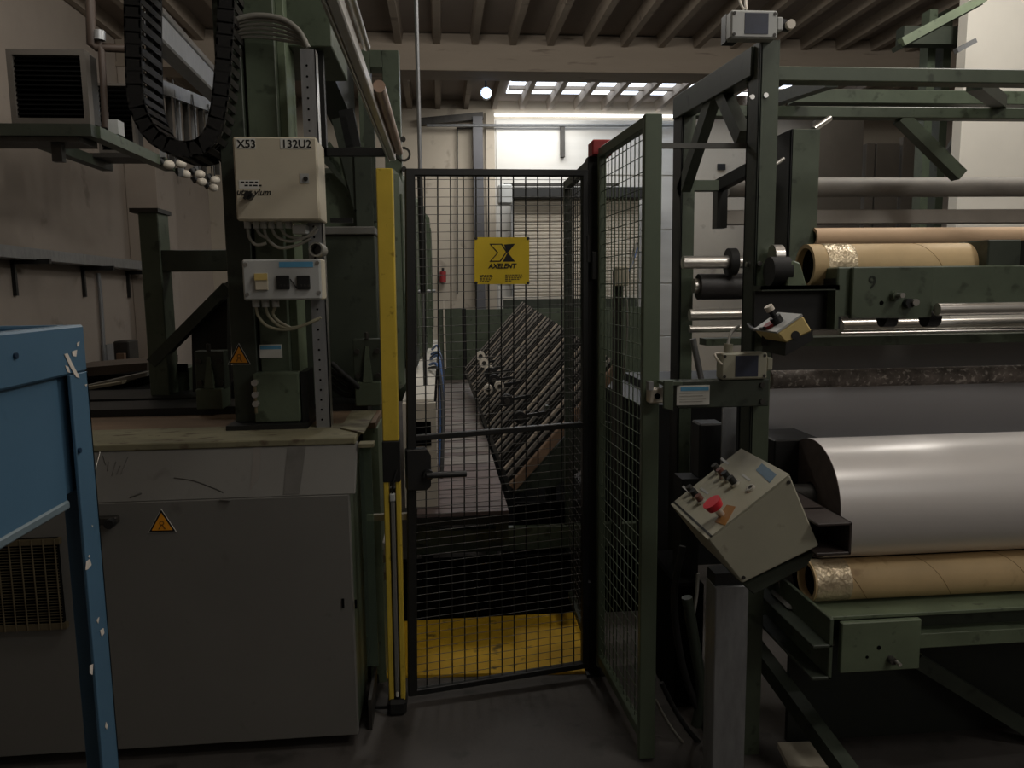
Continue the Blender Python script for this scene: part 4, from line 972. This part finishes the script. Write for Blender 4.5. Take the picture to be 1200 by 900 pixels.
# column of the second frame
q0, q1 = at(917, 151, Y=2.95), at(955, 330, Y=2.95); qm = at(925, 250, Y=2.95).x
MB().box(qm, q1.x, 2.95, 2.965, 1.2, q0.z).build('inner_post', GREEN, uw, bevel=.002)
MB().box(qm, qm + .006, 2.95, 3.09, 1.2, q0.z).build('inner_post', BLACK, uw)  # black stands in for shade on the green post's left face
q = at(969, 140, Y=3.0); MB().cyl(at(953, 152, Y=2.98), at(972, 139, Y=3.1), .012, 10).build('stud', STEEL, uw)
MB().cyl(at(907, 194, Y=2.6), at(918, 186, Y=2.7), .006, 8).build('stud', STEEL, uw)
# rollers
def roller(px0, y0, y1, Y, m_, name='roller', x1=XM, px1=None, parent=uw):
    pm = 1050 if px1 is None else (px0 + px1) / 2
    c0, c1 = at(pm, y0, Y=Y), at(pm, y1, Y=Y); r_ = (c0.z - c1.z) / 2; zc = (c0.z + c1.z) / 2
    X0 = at(px0, (y0 + y1) / 2, Y=Y).x; X1 = x1 if px1 is None else at(px1, (y0 + y1) / 2, Y=Y).x
    MB().cyl((X0, Y, zc), (X1, Y, zc), r_, 28).build(name, m_, parent); return X0, X1, zc, r_
X0, X1, zc, r_ = roller(852, 208, 231, 3.5, ROLLG)
q0, q1 = at(841, 216, Y=3.4), at(852, 267, Y=3.4); MB().box(q0.x, q1.x, 3.4, 3.46, q1.z, q0.z).build('roller_bracket', BLACK, uw)
MB().bar(at(842, 218, Y=3.4), at(880, 198, Y=3.2), .04, .05).build('roller_bracket', BLACK, uw)
q0, q1 = at(812, 211, Y=3.3), at(842, 223, Y=3.3); MB().box(q0.x - .03, q1.x, 3.3, 3.36, q1.z, q0.z).build('cross_beam', GREEN, uw)
q0, q1 = at(852, 246, Y=3.5), at(852, 263, Y=3.5); MB().box(X0 - .02, XM, 3.5, 3.56, q1.z, q0.z).build('flat_bar', FLATBAR, uw, bevel=.004)
# silver and black rollers between the posts
X0, X1, zc, r_ = roller(800, 299, 314, 3.05, STEEL, px1=1010)
q = at(856, 306, Y=3.05); MB().cyl((q.x - .012, 3.05, zc), (q.x + .02, 3.05, zc), .055, 20).build('collar', RUBBER, uw)
roller(818, 320, 350, 3.1, ROLLD, px1=1010)
q0 = at(813, 322, Y=3.1); q1 = at(820, 348, Y=3.1); MB().cyl((q0.x, 3.1, (q0.z + q1.z) / 2), (q1.x, 3.1, (q0.z + q1.z) / 2), .03, 16).build('bearing', STEEL, uw)
roller(808, 361, 374, 3.0, STEEL, px1=1010)
roller(808, 380, 388, 2.95, STEEL, px1=1010)
X0 = at(806, 398, Y=2.9).x
q0, q1 = at(1050, 393, Y=2.52), at(1050, 404, Y=2.52); MB().box(1.07, XM, 2.52, 2.58, q1.z, q0.z).build('long_rail', GREEN, uw, bevel=.002)
q0, q1 = at(840, 397, Y=2.9), at(840, 405, Y=2.9); MB().box(XU + .02, 1.4, 2.9, 2.98, q1.z, q0.z).build('long_rail', GREEN, uw)
roller(985, 374, 391, 2.62, STEEL)
roller(985, 388, 394, 2.58, ALU, 'rod')
roller(902, 431, 452, 2.6, FUZZ, 'dusty_roller', parent=uw)
X0, X1, zc, r_ = roller(1098, 356, 371, 2.24, STEEL, 'shaft')
for px in (1040, 1090): 
    q = at(px, 372, Y=2.3); MB().cyl((q.x - .02, 2.3, q.z - .0), (q.x + .02, 2.3, q.z - .0), .03, 14).build('wheel', RUBBER, uw)
# green beam with the painted number
YN = 2.26
q0, q1 = at(1050, 312, Y=YN), at(1050, 371, Y=YN); xn = at(985, 340, Y=YN).x
MB().box(xn, XM, YN + .02, YN + .10, q1.z, q0.z).build('spindle_beam', GREEN, uw, bevel=.004)
p0, p1 = at(1000, 313, Y=YN), at(1092, 372, Y=YN)
npl = MB().box(p0.x, p1.x, YN, YN + .02, p1.z, p0.z).build('number_plate', GREEN, uw, bevel=.003)
q = at(1017, 338, Y=YN); lettering('9', (q.x, YN - .001, q.z), (1, 0, .05), (0, 0, 1), .055, mat('paint_mark', (34, 40, 32), .7), uw, bold=.0002, name='painted_number')
q = at(1048, 346, Y=YN); MB().cyl((q.x, YN - .02, q.z), (q.x, YN, q.z), .017, 6).build('hex_bolt', GREEN, uw); MB().cyl((q.x, YN - .045, q.z), (q.x, YN - .02, q.z), .008, 10).build('hex_bolt', ALU, uw)
q = at(1067, 355, Y=YN); MB().cyl((q.x - .012, YN - .02, q.z), (q.x - .012, YN, q.z), .016, 6).build('hex_bolt', BLACK, uw); MB().cyl((q.x, YN - .03, q.z + .002), (q.x, YN, q.z + .002), .011, 10).build('hex_bolt', ALU, uw)
q = at(1033, 355, Y=YN); MB().cyl((q.x, YN - .001, q.z), (q.x, YN + .001, q.z), .007, 10).build('hole', VOID, uw)
q0, q1 = at(1146, 282, Y=YN + .1), at(1182, 312, Y=YN + .1); MB().box(q0.x, q1.x, YN + .05, YN + .2, q1.z - .01, q0.z).build('end_stop', DGREEN, uw, bevel=.004)
q0, q1 = at(1182, 283, Y=YN + .2), at(1200, 312, Y=YN + .2); MB().box(q0.x, XM, YN + .12, YN + .25, q1.z, q0.z).build('end_stop', BLACK, uw)
# bearing bracket left of the beam
p0, p1 = at(893, 335, Y=YN), at(982, 386, Y=YN)
MB().box(p0.x, p1.x, YN, YN + .01, p0.z - .012, p0.z).build('bracket_top', GREEN, uw)
MB().box(p0.x, p1.x, YN, YN + .12, p0.z - .016, p0.z).build('bracket_top', DGREEN, uw)
MB().box(p1.x - .012, p1.x, YN - .0, YN + .12, p1.z, p0.z).build('bracket_side', GREEN, uw)
MB().box(p0.x, p1.x - .012, YN + .05, YN + .06, p1.z, p0.z - .016).build('bracket_back', BLACK, uw)
MB().box(p1.x, xn + .02, YN + .03, YN + .1, p1.z, p0.z + .02).build('bracket_side', BLACK, uw)
q = at(932, 322, Y=YN + .04)
ppoly([(922, 336), (924, 312), (930, 305), (938, 308), (946, 336)], YN + .02, .05).build('bearing_lug', LGREEN, uw, bevel=.004)
q = at(912, 318, Y=YN + .06); MB().cyl((q.x - .03, YN + .06, q.z), (q.x + .03, YN + .06, q.z), .045, 20).build('hub', RUBBER, uw)
q = at(908, 300, Y=YN + .1); MB().cyl((q.x - .01, YN + .1, q.z), (q.x + .02, YN + .1, q.z), .035, 16).build('hub', STEEL, uw)
# lower channel with its end bracket and bolt plate
YV = 2.12
p0 = at(950, 700, Y=YV + .1); p1 = at(970, 722, Y=YV); zl0 = at(1075, 745, Y=YV).z; zl1 = at(1075, 762, Y=YV).z
ztp = at(1050, 719, Y=YV).z
xl = at(965, 722, Y=YV).x
MB().box(xl - .0, XM, YV, at(1000, 697, Z=ztp).y, ztp - .012, ztp).build('lower_channel', LGREEN, uw, bevel=.002)  # pale green paints the top flange as lit
MB().box(xl, XM, YV + .06, YV + .07, zl1, ztp - .012).build('lower_channel', DGREEN, uw)  # same channel, its face darkened in the colour as shade
MB().box(xl + .1, XM, YV + .01, YV + .07, zl1, zl0).build('lower_channel', LGREEN, uw, bevel=.002)
q0, q1 = at(985, 729, Y=YV - .01), at(1075, 782, Y=YV - .01)
bp = MB().box(q0.x, q1.x, YV - .02, YV, q1.z, q0.z).build('bolt_plate', LGREEN, uw, bevel=.003)
for px, py, r_, m_ in ((1030, 759, .007, VOID), (1016, 770, .005, VOID)):
    q = at(px, py, Y=YV - .02); MB().cyl((q.x, YV - .021, q.z), (q.x, YV - .019, q.z), r_, 10).build('hole', m_, uw)
q = at(1043, 772, Y=YV - .02); MB().cyl((q.x, YV - .04, q.z), (q.x, YV - .02, q.z), .012, 6).build('hex_bolt', IRON, uw); MB().cyl((q.x + .008, YV - .06, q.z), (q.x + .008, YV - .02, q.z), .006, 10).build('hex_bolt', STEEL, uw)
q = at(978, 752, Y=YV + .03); MB().cyl((xl - .02, YV + .03, q.z), (q0.x, YV + .03, q.z), .012, 10).build('spacer', ALU, uw)
# C-shaped end bracket: channel running away from the camera
zu, zd_ = at(968, 722, Y=2.08).z, at(965, 793, Y=2.08).z; xc0, xc1 = at(944, 790, Y=2.08).x, at(972, 760, Y=2.08).x
MB().box(xc1 - .012, xc1, 2.06, 2.55, zd_, zu).build('end_channel', GREEN, uw, bevel=.002)
MB().box(xc0 + .01, xc1, 2.06, 2.5, zd_, zd_ + .01).build('end_channel', DGREEN, uw, bevel=.002)
MB().box(xc0 + .01, xc1, 2.06, 2.5, zd_ + .10, zd_ + .11).build('end_channel', DGREEN, uw, bevel=.002)
q = at(925, 706, Y=2.4); MB().box(q.x - .05, q.x + .02, 2.3, 2.45, zd_ + .11, q.z + .03).build('bearing_block', GREYSHEET, uw, bevel=.01)
q = at(922, 690, Y=2.4); MB().bar((q.x, 2.38, zd_ + .12), (q.x - .01, 2.4, q.z + .05), .03, .04).build('bearing_arm', GREYSHEET, uw)
MB().box(1.16, XM, 2.74, 2.76, .3, .98).build('shade_backing', VOID, uw)  # near-black sheet added as deep shade behind the lower tube
# diagonal floor beams and dark green belly sheet, added to black out the space behind
MB().bar(at(880, 752, Y=2.7), at(1000, 915, Y=2.05), .05, .06).build('floor_beam', DGREEN, uw)
MB().bar(at(1072, 772, Y=2.40), at(1240, 876, Y=2.34), .04, .05).build('floor_beam', DGREEN, uw)
q = at(925, 790, Y=2.46); MB().box(q.x, XM, 2.46, 2.48, 0, .52).build('belly_shade_panel', mat('belly_shade_green', (30, 36, 30), .6, var=.2), uw)
# arm channel that carries the white roll
ar = thing('roll_arm', (1.02, 2.2, .6), 'black steel channel arm holding the end of the white roll', 'arm')
Ya, Yb = 1.82, 2.5
e0, e1 = at(950, 612, Y=Ya), at(999, 651, Y=Ya); th = .008
xa0, xa1 = at(958, 620, Y=Ya).x, at(999, 620, Y=Ya).x; za0, za1 = at(980, 651, Y=Ya).z, at(980, 613, Y=Ya).z
m = MB(); m.box(xa0, xa1, Ya, Yb, za1 - th, za1); m.box(xa0, xa1, Ya, Yb, za0, za0 + th); m.box(xa1 - th, xa1, Ya, Yb, za0, za1)
m.build('channel', mat('brown_black', (58, 50, 48), .5, var=.2), ar, bevel=.002)
MB().box(xa0, xa1 - th, 1.95, 1.96, za0, za1).build('stiffener', BLACK, ar)
p0, p1 = at(908, 516, Y=2.42), at(944, 585, Y=2.42); MB().box(p0.x, p1.x + .05, 2.42, 2.62, za0, p0.z).build('upright_block', BLACK, ar, bevel=.004)
# white roll
WR_Y, WR_R = 2.33, .192
ct_, cb_ = at(985, 512, Y=WR_Y + .05), at(985, 655, Y=WR_Y - .05)
zc = at(1000, 581, Y=WR_Y).z
xw = at(985, 600, Y=WR_Y - .19).x
wr = thing('film_roll', (2.4, WR_Y, zc - WR_R), 'large white roll of film held by the black arm, lit from above', 'film roll')
MB().cyl((xw, WR_Y, zc), (XM - .1, WR_Y, zc), WR_R, 64, caps=False).build('film', ROLLW, wr)
MB().pipe((xw - .001, WR_Y, zc), (XM - .1, WR_Y, zc), WR_R - .0015, .05, 48).build('roll_end', mat('roll_end_dark', (92, 82, 78), .7, var=.2, scale=30), wr)
MB().cyl((xw - .2, WR_Y, zc), (XM, WR_Y, zc), .045, 20).build('shaft', IRON, wr)
# kraft tubes
def tube_thing(px0, y0, y1, Y, m_, label, px1=None, tape=None, wall=.012, r_=None):
    c0, c1 = at(px0 + 30, y0, Y=Y), at(px0 + 30, y1, Y=Y); rr = (c0.z - c1.z) / 2 if r_ is None else r_; zc = c0.z - rr
    X0 = at(px0, y0, Y=Y).x; X1 = XM - .15 if px1 is None else at(px1, y0, Y=Y).x
    t = thing('cardboard_tube', ((X0 + X1) / 2, Y, zc - rr), label, 'cardboard tube')
    MB().pipe((X0, Y, zc), (X1, Y, zc), rr, rr - wall, 40).build('tube', m_, t)
    MB().cyl((X0 + .02, Y, zc), (X1 - .02, Y, zc), rr - wall - .001, 24).build('core', VOID, t)
    n = 9
    if m_ is KRAFT2:                      # the spiral seam of the winding, a fine raised edge
        pts = [];
        turns = (X1 - X0) / .28
        for k in range(int(turns * 24)):
            a_ = k / 24 * 2 * math.pi; pts.append((X0 + .28 * k / 24, Y + math.cos(a_) * rr, zc + math.sin(a_) * rr))
        MB().tube(pts, .0012, 4, 1).build('spiral_seam', mat('seam_' + str(px0), (140, 108, 72), .7), t)
    if tape: 
        xt0, xt1 = at(tape[0], y0, Y=Y).x, at(tape[1], y0, Y=Y).x
        MB().pipe((xt0, Y, zc), (xt1, Y, zc), rr + .0015, rr, 40).build('tape', TAPE, t)
    return t
tube_thing(953, 267, 290, 2.95, KRAFT, 'plain tan cardboard tube lying behind the taped one, under the grey flat bar')
tube_thing(944, 286, 338, 2.42, KRAFT2, 'brown cardboard tube with shiny tape round its end, above the green numbered beam', px1=1155, tape=(960, 993))
tube_thing(946, 656, 714, 2.25, KRAFT2, 'stained brown cardboard tube with clear tape, directly under the white roll', tape=(948, 988), r_=(at(976, 656, Y=2.25).z - ztp) / 2)
# film webs
wbm = thing('film_web', (2.6, 2.75, .9), 'grey glossy sheet of film stretched behind the white roll', 'film web')
q0, q1 = at(1050, 452, Y=2.66), at(1050, 560, Y=2.66); xq = at(898, 480, Y=2.66).x
MB().box(xq, XM - .1, 2.66, 2.663, q1.z, q0.z + .05).build('sheet', WEB, wbm)
w2 = thing('upper_film_web', (2.6, 2.9, 1.2), 'dark grey sheet of film hanging above the dusty roller', 'film web')
q0, q1 = at(1050, 404, Y=2.8), at(1050, 432, Y=2.8); MB().box(at(905, 420, Y=2.8).x, XM - .1, 2.8, 2.803, q1.z - .02, q0.z + .03).build('sheet', mat('dark_film', (92, 90, 88), .35, metal=.2, var=.08, scale=2), w2)
# arm from the frame to the fence with its rating label
Yh = 2.34
p0, p1 = at(783, 447, Y=Yh), at(901, 476, Y=Yh)
la = thing('interlock_arm', ((p0.x + p1.x) / 2, Yh + .03, p1.z), 'short dark green channel with a white and blue rating label, reaching to the fence latch', 'bracket')
MB().box(p0.x + .03, p1.x, Yh, Yh + .05, p1.z, p0.z).build('channel', DGREEN, la, bevel=.003)
f0, f1 = at(778, 446, Y=Yh - .03), at(789, 482, Y=Yh - .03)
MB().prism([(f0.x, Yh - .03, f0.z), (f1.x, Yh - .03, f0.z), (f1.x, Yh - .03, f1.z), (f0.x, Yh - .03, f1.z + .01)], (0, .012, 0)).build('end_flange', GREEN, la, bevel=.002)
MB().box(f0.x, p0.x + .04, Yh - .02, Yh + .05, p0.z - .01, p0.z).build('end_flange', GREEN, la)
a, b = at(793, 452, Y=Yh), at(831, 474, Y=Yh)
lb = MB().box(a.x, b.x, Yh - .002, Yh, b.z, a.z).build('rating_label', LABELW, la)
MB().box(a.x + .012, b.x - .003, Yh - .0028, Yh - .0015, a.z - .017, a.z - .005).build('label_band', LABELB, lb)
m = MB()
for k in range(4): m.box(a.x + .008, b.x - .012 - .01 * (k % 2), Yh - .0026, Yh - .0015, a.z - .025 - k * .009, a.z - .0235 - k * .009)
m.build('label_lines', CABLEG, lb, kind='stuff')
bolts([at(893, 451, Y=Yh), at(893, 470, Y=Yh)], (0, -1, 0), .009, .008, IRON, la)
# limit switches
def limit_switch(x0, y0, x1, y1, Y, lx0, ly0, lx1, ly1, label, m_, roller_=True):
    a, b = at(x0, y0, Y=Y), at(x1, y1, Y=Y)
    t = thing('limit_switch', ((a.x + b.x) / 2, Y + .03, b.z), label, 'limit switch')
    MB().box(a.x, b.x, Y, Y + .05, b.z, a.z).build('body', m_, t, bevel=.005)
    c, d = at(lx0, ly0, Y=Y), at(lx1, ly1, Y=Y); MB().box(c.x, d.x, Y - .0015, Y, d.z, c.z).build('label_plate', NAVY, t)
    h = (a.z - b.z)
    MB().box(b.x, b.x + .02, Y + .005, Y + .045, b.z + h * .3, a.z - h * .2).build('head', m_, t, bevel=.004)
    bolts([(a.x + .01, Y, b.z + .01), (a.x + .01, Y, a.z - .01), (b.x - .01, Y, b.z + .01), (b.x - .01, Y, a.z - .01)], (0, -1, 0), .005, .002, IRON, t, 'screw')
    if roller_:
        MB().bar((b.x + .015, Y + .03, a.z - h * .35), (b.x + .05, Y + .03, a.z - h * .45), .012, .03).build('lever', BLACK, t)
        MB().cyl((b.x + .045, Y + .005, a.z - h * .45), (b.x + .045, Y + .02, a.z - h * .45), .014, 14).build('wheel', WHITEP, t)
    return t
ls = limit_switch(857, 11, 911, 45, 2.36, 873, 15, 900, 40, 'pale grey limit switch with a navy label, on top of the tall green post', BOXGREY)
a, b = at(851, 16, Y=2.40), at(857, 49, Y=2.40); MB().box(a.x, b.x + .02, 2.40, 2.44, b.z, a.z).build('mount', BLACK, ls)
for k in range(2): MB().tube([at(872 + 3 * k, 11, Y=2.38), at(868 + 6 * k, 4, Y=2.39), at(865 + 10 * k, -12, Y=2.42)], .004, 6).build('wire', WHITEP, ls)
l2 = limit_switch(846, 414, 899, 444, 2.33, 862, 417, 888, 441, 'dusty grey limit switch with a navy label, on the channel arm by the latch', CONSOLE, False)
MB().cyl(at(853, 413, Y=2.35), at(854, 403, Y=2.35), .014, 10).build('gland', CONSOLE, l2)
MB().tube([at(853, 404, Y=2.35), at(857, 390, Y=2.37), at(866, 382, Y=2.39)], .005, 6).build('wire', CABLEG, l2)
MB().tube([at(846, 427, Y=2.33), at(841, 422, Y=2.33), at(838, 415, Y=2.34), at(846, 414, Y=2.34)], .004, 6).build('wire', WHITEP, l2)
# rod and small bits between the posts
rd = thing('leaning_rod', at(820, 445, Y=2.9), 'thin grey rod leaning inside the frame above the channel arm', 'rod')
MB().cyl(at(812, 397, Y=2.9), at(822, 446, Y=2.9), .012, 10).build('rod', GALV, rd)
q0, q1 = at(771, 415, Y=2.7), at(783, 429, Y=2.7)
# tilted consoles
def console(poly, Y, depth, m_, label, name, side=None):
    pts = [at(x_, y_, Y=Y) for x_, y_ in poly]
    zmin = min(p_.z for p_ in pts); xm_ = sum(p_.x for p_ in pts) / len(pts)
    t = thing(name, (xm_, Y + depth / 2, zmin), label, 'control box')
    return t, pts
Yc = 1.85
co, P = console([(830, 633), (926, 557), (960, 640), (870, 684)], Yc, .32, CONSOLE, 'tilted grey control console with a red emergency stop button and rows of push buttons', 'control_console')
MB().prism(P, (0, .32, 0)).build('body', CONSOLE, co, bevel=.004)
u_ = (P[1] - P[0]).normalized(); nc = Vector((-u_.z, 0, u_.x)).normalized()
MB().prism([P[0] + nc * .001, P[1] + nc * .001, P[1] + nc * .004, P[0] + nc * .004], (0, .32, 0)).build('top_plate', CONSOLE, co)
MB().bar(P[0] + nc * .003 + u_ * .012, P[0] + nc * .003 + u_ * .012 + Vector((0, .32, 0)), .006, .004, nc).build('edge_seam', BLACK, co)
def cp(px, py, o=.004): return on_plane(px, py, P[0] + nc * o, nc)
def button(px, py, r_, h, m_, ring=True):
    q = cp(px, py)
    if ring: MB().cyl(q, q + nc * .008, r_ * 1.35, 14).build('button_ring', STEEL, co)
    return MB().cyl(q, q + nc * h, r_, 14).build('button', m_, co)
for px, py, m_ in ((843, 553, IRON), (849, 558, mat('button_brown', (110, 70, 60), .4)), (855, 562, BLACK), (862, 568, BLACK)): button(px, py, .010, .028, m_)
for px, py, m_ in ((812, 577, IRON), (817, 582, BLACK), (823, 588, MATS['button_brown'])): button(px, py, .010, .024, m_)
MB().prism([cp(828, 608, .0045), cp(836, 600, .0045), cp(864, 586, .0045), cp(864, 597, .0045), cp(842, 617, .0045)], nc * .001)
qe = cp(846, 604)
MB().prism([cp(838, 612), cp(852, 592), cp(862, 594), cp(850, 616)], nc * .0015).build('stop_backing', mat('backing_ochre', (150, 106, 56), .6), co)
eb = MB().cyl(qe, qe + nc * .03, .010, 14).build('stop_stem', STEEL, co)
MB().cyl(qe + nc * .028, qe + nc * .048, .022, 20, r2=.026).build('stop_button', RED, co, label='red mushroom emergency stop button', bevel=.003)
q = cp(880, 573); MB().pipe(q, q + nc * .006, .013, .008, 18).build('key_switch', STEEL, co); MB().cyl(q, q + nc * .004, .008, 14).build('key_slot', BLACK, co)
MB().prism([cp(893, 543), cp(910, 556), cp(902, 566), cp(886, 551)], nc * .001).build('blue_label', mat('label_dull_blue', (84, 112, 134), .5), co)
for px, py in ((846, 536), (801, 569), (822, 571), (871, 555)): MB().prism([cp(px, py, .0045), cp(px + 9, py + 7, .0045), cp(px + 7, py + 9, .0045), cp(px - 2, py + 2, .0045)], nc * .0006).build('tag', BOXGREY, co)
bolts([P[3] + (P[0] - P[3]).normalized() * .012 + u_ * .012, P[1] - u_ * .014 - nc * .012], (0, -1, 0), .005, .003, IRON, co, 'screw')
dq = [at(870, 685, Y=Yc + .05), at(958, 643, Y=Yc + .05), at(946, 664, Y=Yc + .05), at(884, 697, Y=Yc + .05)]
MB().prism(dq, (0, .2, 0)).build('mount', DGREEN, co, bevel=.003)
# galvanised post under the console
p0, p1 = at(839, 688, Y=2.2), at(872, 900, Y=2.2)
gpz = thing('galvanised_post', ((p0.x + p1.x) / 2, 2.25, 0), 'galvanised steel post standing under the tilted grey console', 'post')
MB().box(p0.x, p1.x, 2.2, 2.29, 0, p0.z).build('post', GALV, gpz, bevel=.003)
MB().box(p0.x, p1.x + .03, 2.21, 2.28, p0.z, at(880, 672, Y=2.2).z).build('head_bracket', BLACK, gpz)
MB().box(p0.x - .03, p1.x + .02, 2.17, 2.32, 0, .012).build('foot_plate', GALV, gpz)
# yellow emergency stop box
Ys = 1.98
es, P2 = console([(911, 391), (941, 370), (952, 388), (921, 402)], Ys, .15, CABINET, 'small cream box with a black and red stop knob, tilted on the green post', 'stop_box')
MB().prism(P2, (0, .15, 0)).build('body', mat('cream_yellow', (214, 192, 128), .5, var=.05), es, bevel=.004)
u2 = (P2[1] - P2[0]).normalized(); n2 = Vector((-u2.z, 0, u2.x)).normalized()
MB().prism([P2[0] + n2 * .0005, P2[1] + n2 * .0005, P2[1] + n2 * .006, P2[0] + n2 * .006], (0, .15, 0)).build('cover', BOXGREY, es)
MB().prism([P2[3], P2[2], P2[2] - n2 * .022 - u2 * .01, P2[3] - n2 * .028 - u2 * .02], (0, .15, 0)).build('underside', BLACK, es)
q = at(932, 393, Y=Ys); MB().cyl((q.x, Ys - .002, q.z), (q.x, Ys, q.z), .012, 14).build('cable_hole', BLACK, es)
def ep(px, py): return on_plane(px, py, P2[0] + n2 * .006, n2)
q = ep(912, 378); MB().cyl(q, q + n2 * .02, .016, 16).build('stop_base', BLACK, es)
MB().cyl(q + n2 * .02, q + n2 * .045, .008, 12).build('stop_stem', BLACK, es); MB().cyl(q + n2 * .04, q + n2 * .055, .012, 14).build('stop_knob', WHITEP, es)
q = ep(903, 382); MB().cyl(q, q + n2 * .008, .018, 16).build('stop_ring', DRED, es)
MB().tube([at(896, 385, Y=2.05), at(884, 386, Y=2.2), at(877, 380, Y=2.38)], .006, 7).build('cable', BLACK, es)
MB().bar((P2[3].x + .0, Ys + .12, P2[3].z), (XU + .05, YU0, P2[3].z - .02), .03, .03).build('mount', BLACK, es)
# hoses and cables at the foot of the frame
cs = [([(818, 672), (816, 700), (811, 730), (812, 740)], CABLEG, .006, 'pale cable hanging below the console beside the galvanised post'),
      ([(800, 640), (790, 700), (800, 780), (825, 850), (840, 890)], RUBBER, .012, 'black hose sweeping down behind the fence post, thickest one'),
      ([(775, 800), (790, 830), (810, 860), (835, 885)], RUBBER, .009, 'black hose on the floor between fence post and galvanised post'),
      ([(768, 820), (785, 850), (802, 872), (812, 880)], CABLEG, .005, 'thin grey cable on the floor beside the fence post'),
      ([(805, 700), (815, 760), (822, 810), (816, 850)], DGREEN, .02, 'dark green flexible duct hanging between the frame posts')]
for pts, m_, r_, lb in cs:
    tag(MB().tube([at(x_, y_, Y=2.5) for x_, y_ in pts], r_, 8).build('loose_cable' if r_ < .007 else 'loose_hose', m_), lb, 'cable' if r_ < .007 else 'hose')
dv = thing('drive_unit', (.98, 2.8, 0), 'dark drive unit with hoses inside the foot of the unwinder frame', 'drive unit')
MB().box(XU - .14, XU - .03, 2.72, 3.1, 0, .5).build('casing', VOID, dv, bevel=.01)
p0, p1 = at(820, 497, Y=2.8), at(848, 560, Y=2.8); MB().box(p0.x, p1.x, 2.8, 2.9, p1.z, p0.z).build('valve_block', BLACK, dv, bevel=.006)
MB().box(XU - .1, XU - .03, 2.8, 2.9, .5, p1.z).build('stand', BLACK, dv)
p0, p1 = at(847, 478, Y=2.7), at(862, 532, Y=2.7)
vs_ = thing('grey_strip', ((p0.x + p1.x) / 2, 2.7, p1.z), 'upright grey flat strip behind the channel arm, above the console', 'strip')
MB().box(p0.x, p1.x, 2.7, 2.71, p1.z - .15, p0.z + .05).build('strip', GALV, vs_)
# pale sheet lying on the floor
fs = tag(MB().prism([at(911, 876, Z=0), at(955, 875, Z=0), at(985, 905, Z=0), at(925, 905, Z=0)], (0, 0, .02)).build('floor_sheet', CABINET), 'pale flat offcut lying on the floor at the foot of the machine', 'offcut')

# ================================================================== RIGHT BACKGROUND
YW = 5.2
p0, p1 = at(1138, -40, Y=YW), at(1133, 244, Y=YW)
wp = thing('white_partition_board', (p0.x + 1, YW, 0), 'tall bright white panel standing behind the machine beams at the edge of view', 'panel')
MB().box(p0.x, p0.x + 2.2, YW, YW + .1, 0, 3.9).build('panel', WHITEB, wp, bevel=.003)
Yg = 5.6
gfr = thing('rear_green_frame', (at(1100, 200, Y=Yg).x, Yg, 0), 'dark green steel posts and beams in the shadow beside the white panel', 'machine frame')
for px in (1090, 1108):
    q = at(px, 100, Y=Yg); MB().box(q.x - .03, q.x + .03, Yg, Yg + .1, 0, 3.6).build('post', GREEN, gfr)
q0, q1 = at(1060, 30, Y=Yg - .2), at(1142, 52, Y=Yg - .2); MB().box(q0.x, q1.x + .2, Yg - .2, Yg - .1, q1.z, q0.z + .0).build('beam', DGREEN, gfr)
A_, B_ = at(1056, 50, Y=4.6), at(1152, -2, Y=4.6); MB().bar(A_, B_, .05, .05, (0, 1, 0)).build('sloping_angle', LGREEN, gfr)
MB().bar(A_ + Vector((0, .05, -.02)), B_ + Vector((0, .05, -.02)), .03, .09, (0, 1, 0)).build('sloping_angle', DGREEN, gfr)
MB().bar(at(1110, 178, Y=Yg - .05), at(1130, 140, Y=Yg - .05), .03, .03, (0, 1, 0)).build('brace', GALV, gfr)
MB().bar(at(1108, 178, Y=Yg - .05), at(1138, 168, Y=Yg - .05), .03, .03, (0, 1, 0)).build('brace', GALV, gfr)
MB().bar(at(1120, 60, Y=4.9), at(1142, 48, Y=4.9), .03, .04, (0, 1, 0)).build('brace', GALV, gfr)
# dark partition panels
Yp = 8.0
pt = thing('dark_partition', (at(1000, 200, Y=Yp).x, Yp, 0), 'row of dark grey upright panels far behind the rollers', 'partition')
for x0, x1, t_ in ((956, 1013, 140), (1016, 1026, 168), (1028, 1055, 168), (1059, 1088, 160)):
    q0, q1 = at(x0, t_, Y=Yp), at(x1, t_, Y=Yp); MB().box(q0.x, q1.x, Yp, Yp + .08, 0, q0.z).build('panel', DARKWALL, pt, bevel=.004)
# small plaque and red sign on the wall between the posts
q0, q1 = at(841, 192, Y=11.97), at(850, 199, Y=11.97)
pq = tag(MB().box(q0.x, q1.x, 11.96, 11.99, q1.z, q0.z).build('wall_plaque', BLACK), 'small dark plaque on the far wall between the two green posts', 'plaque')
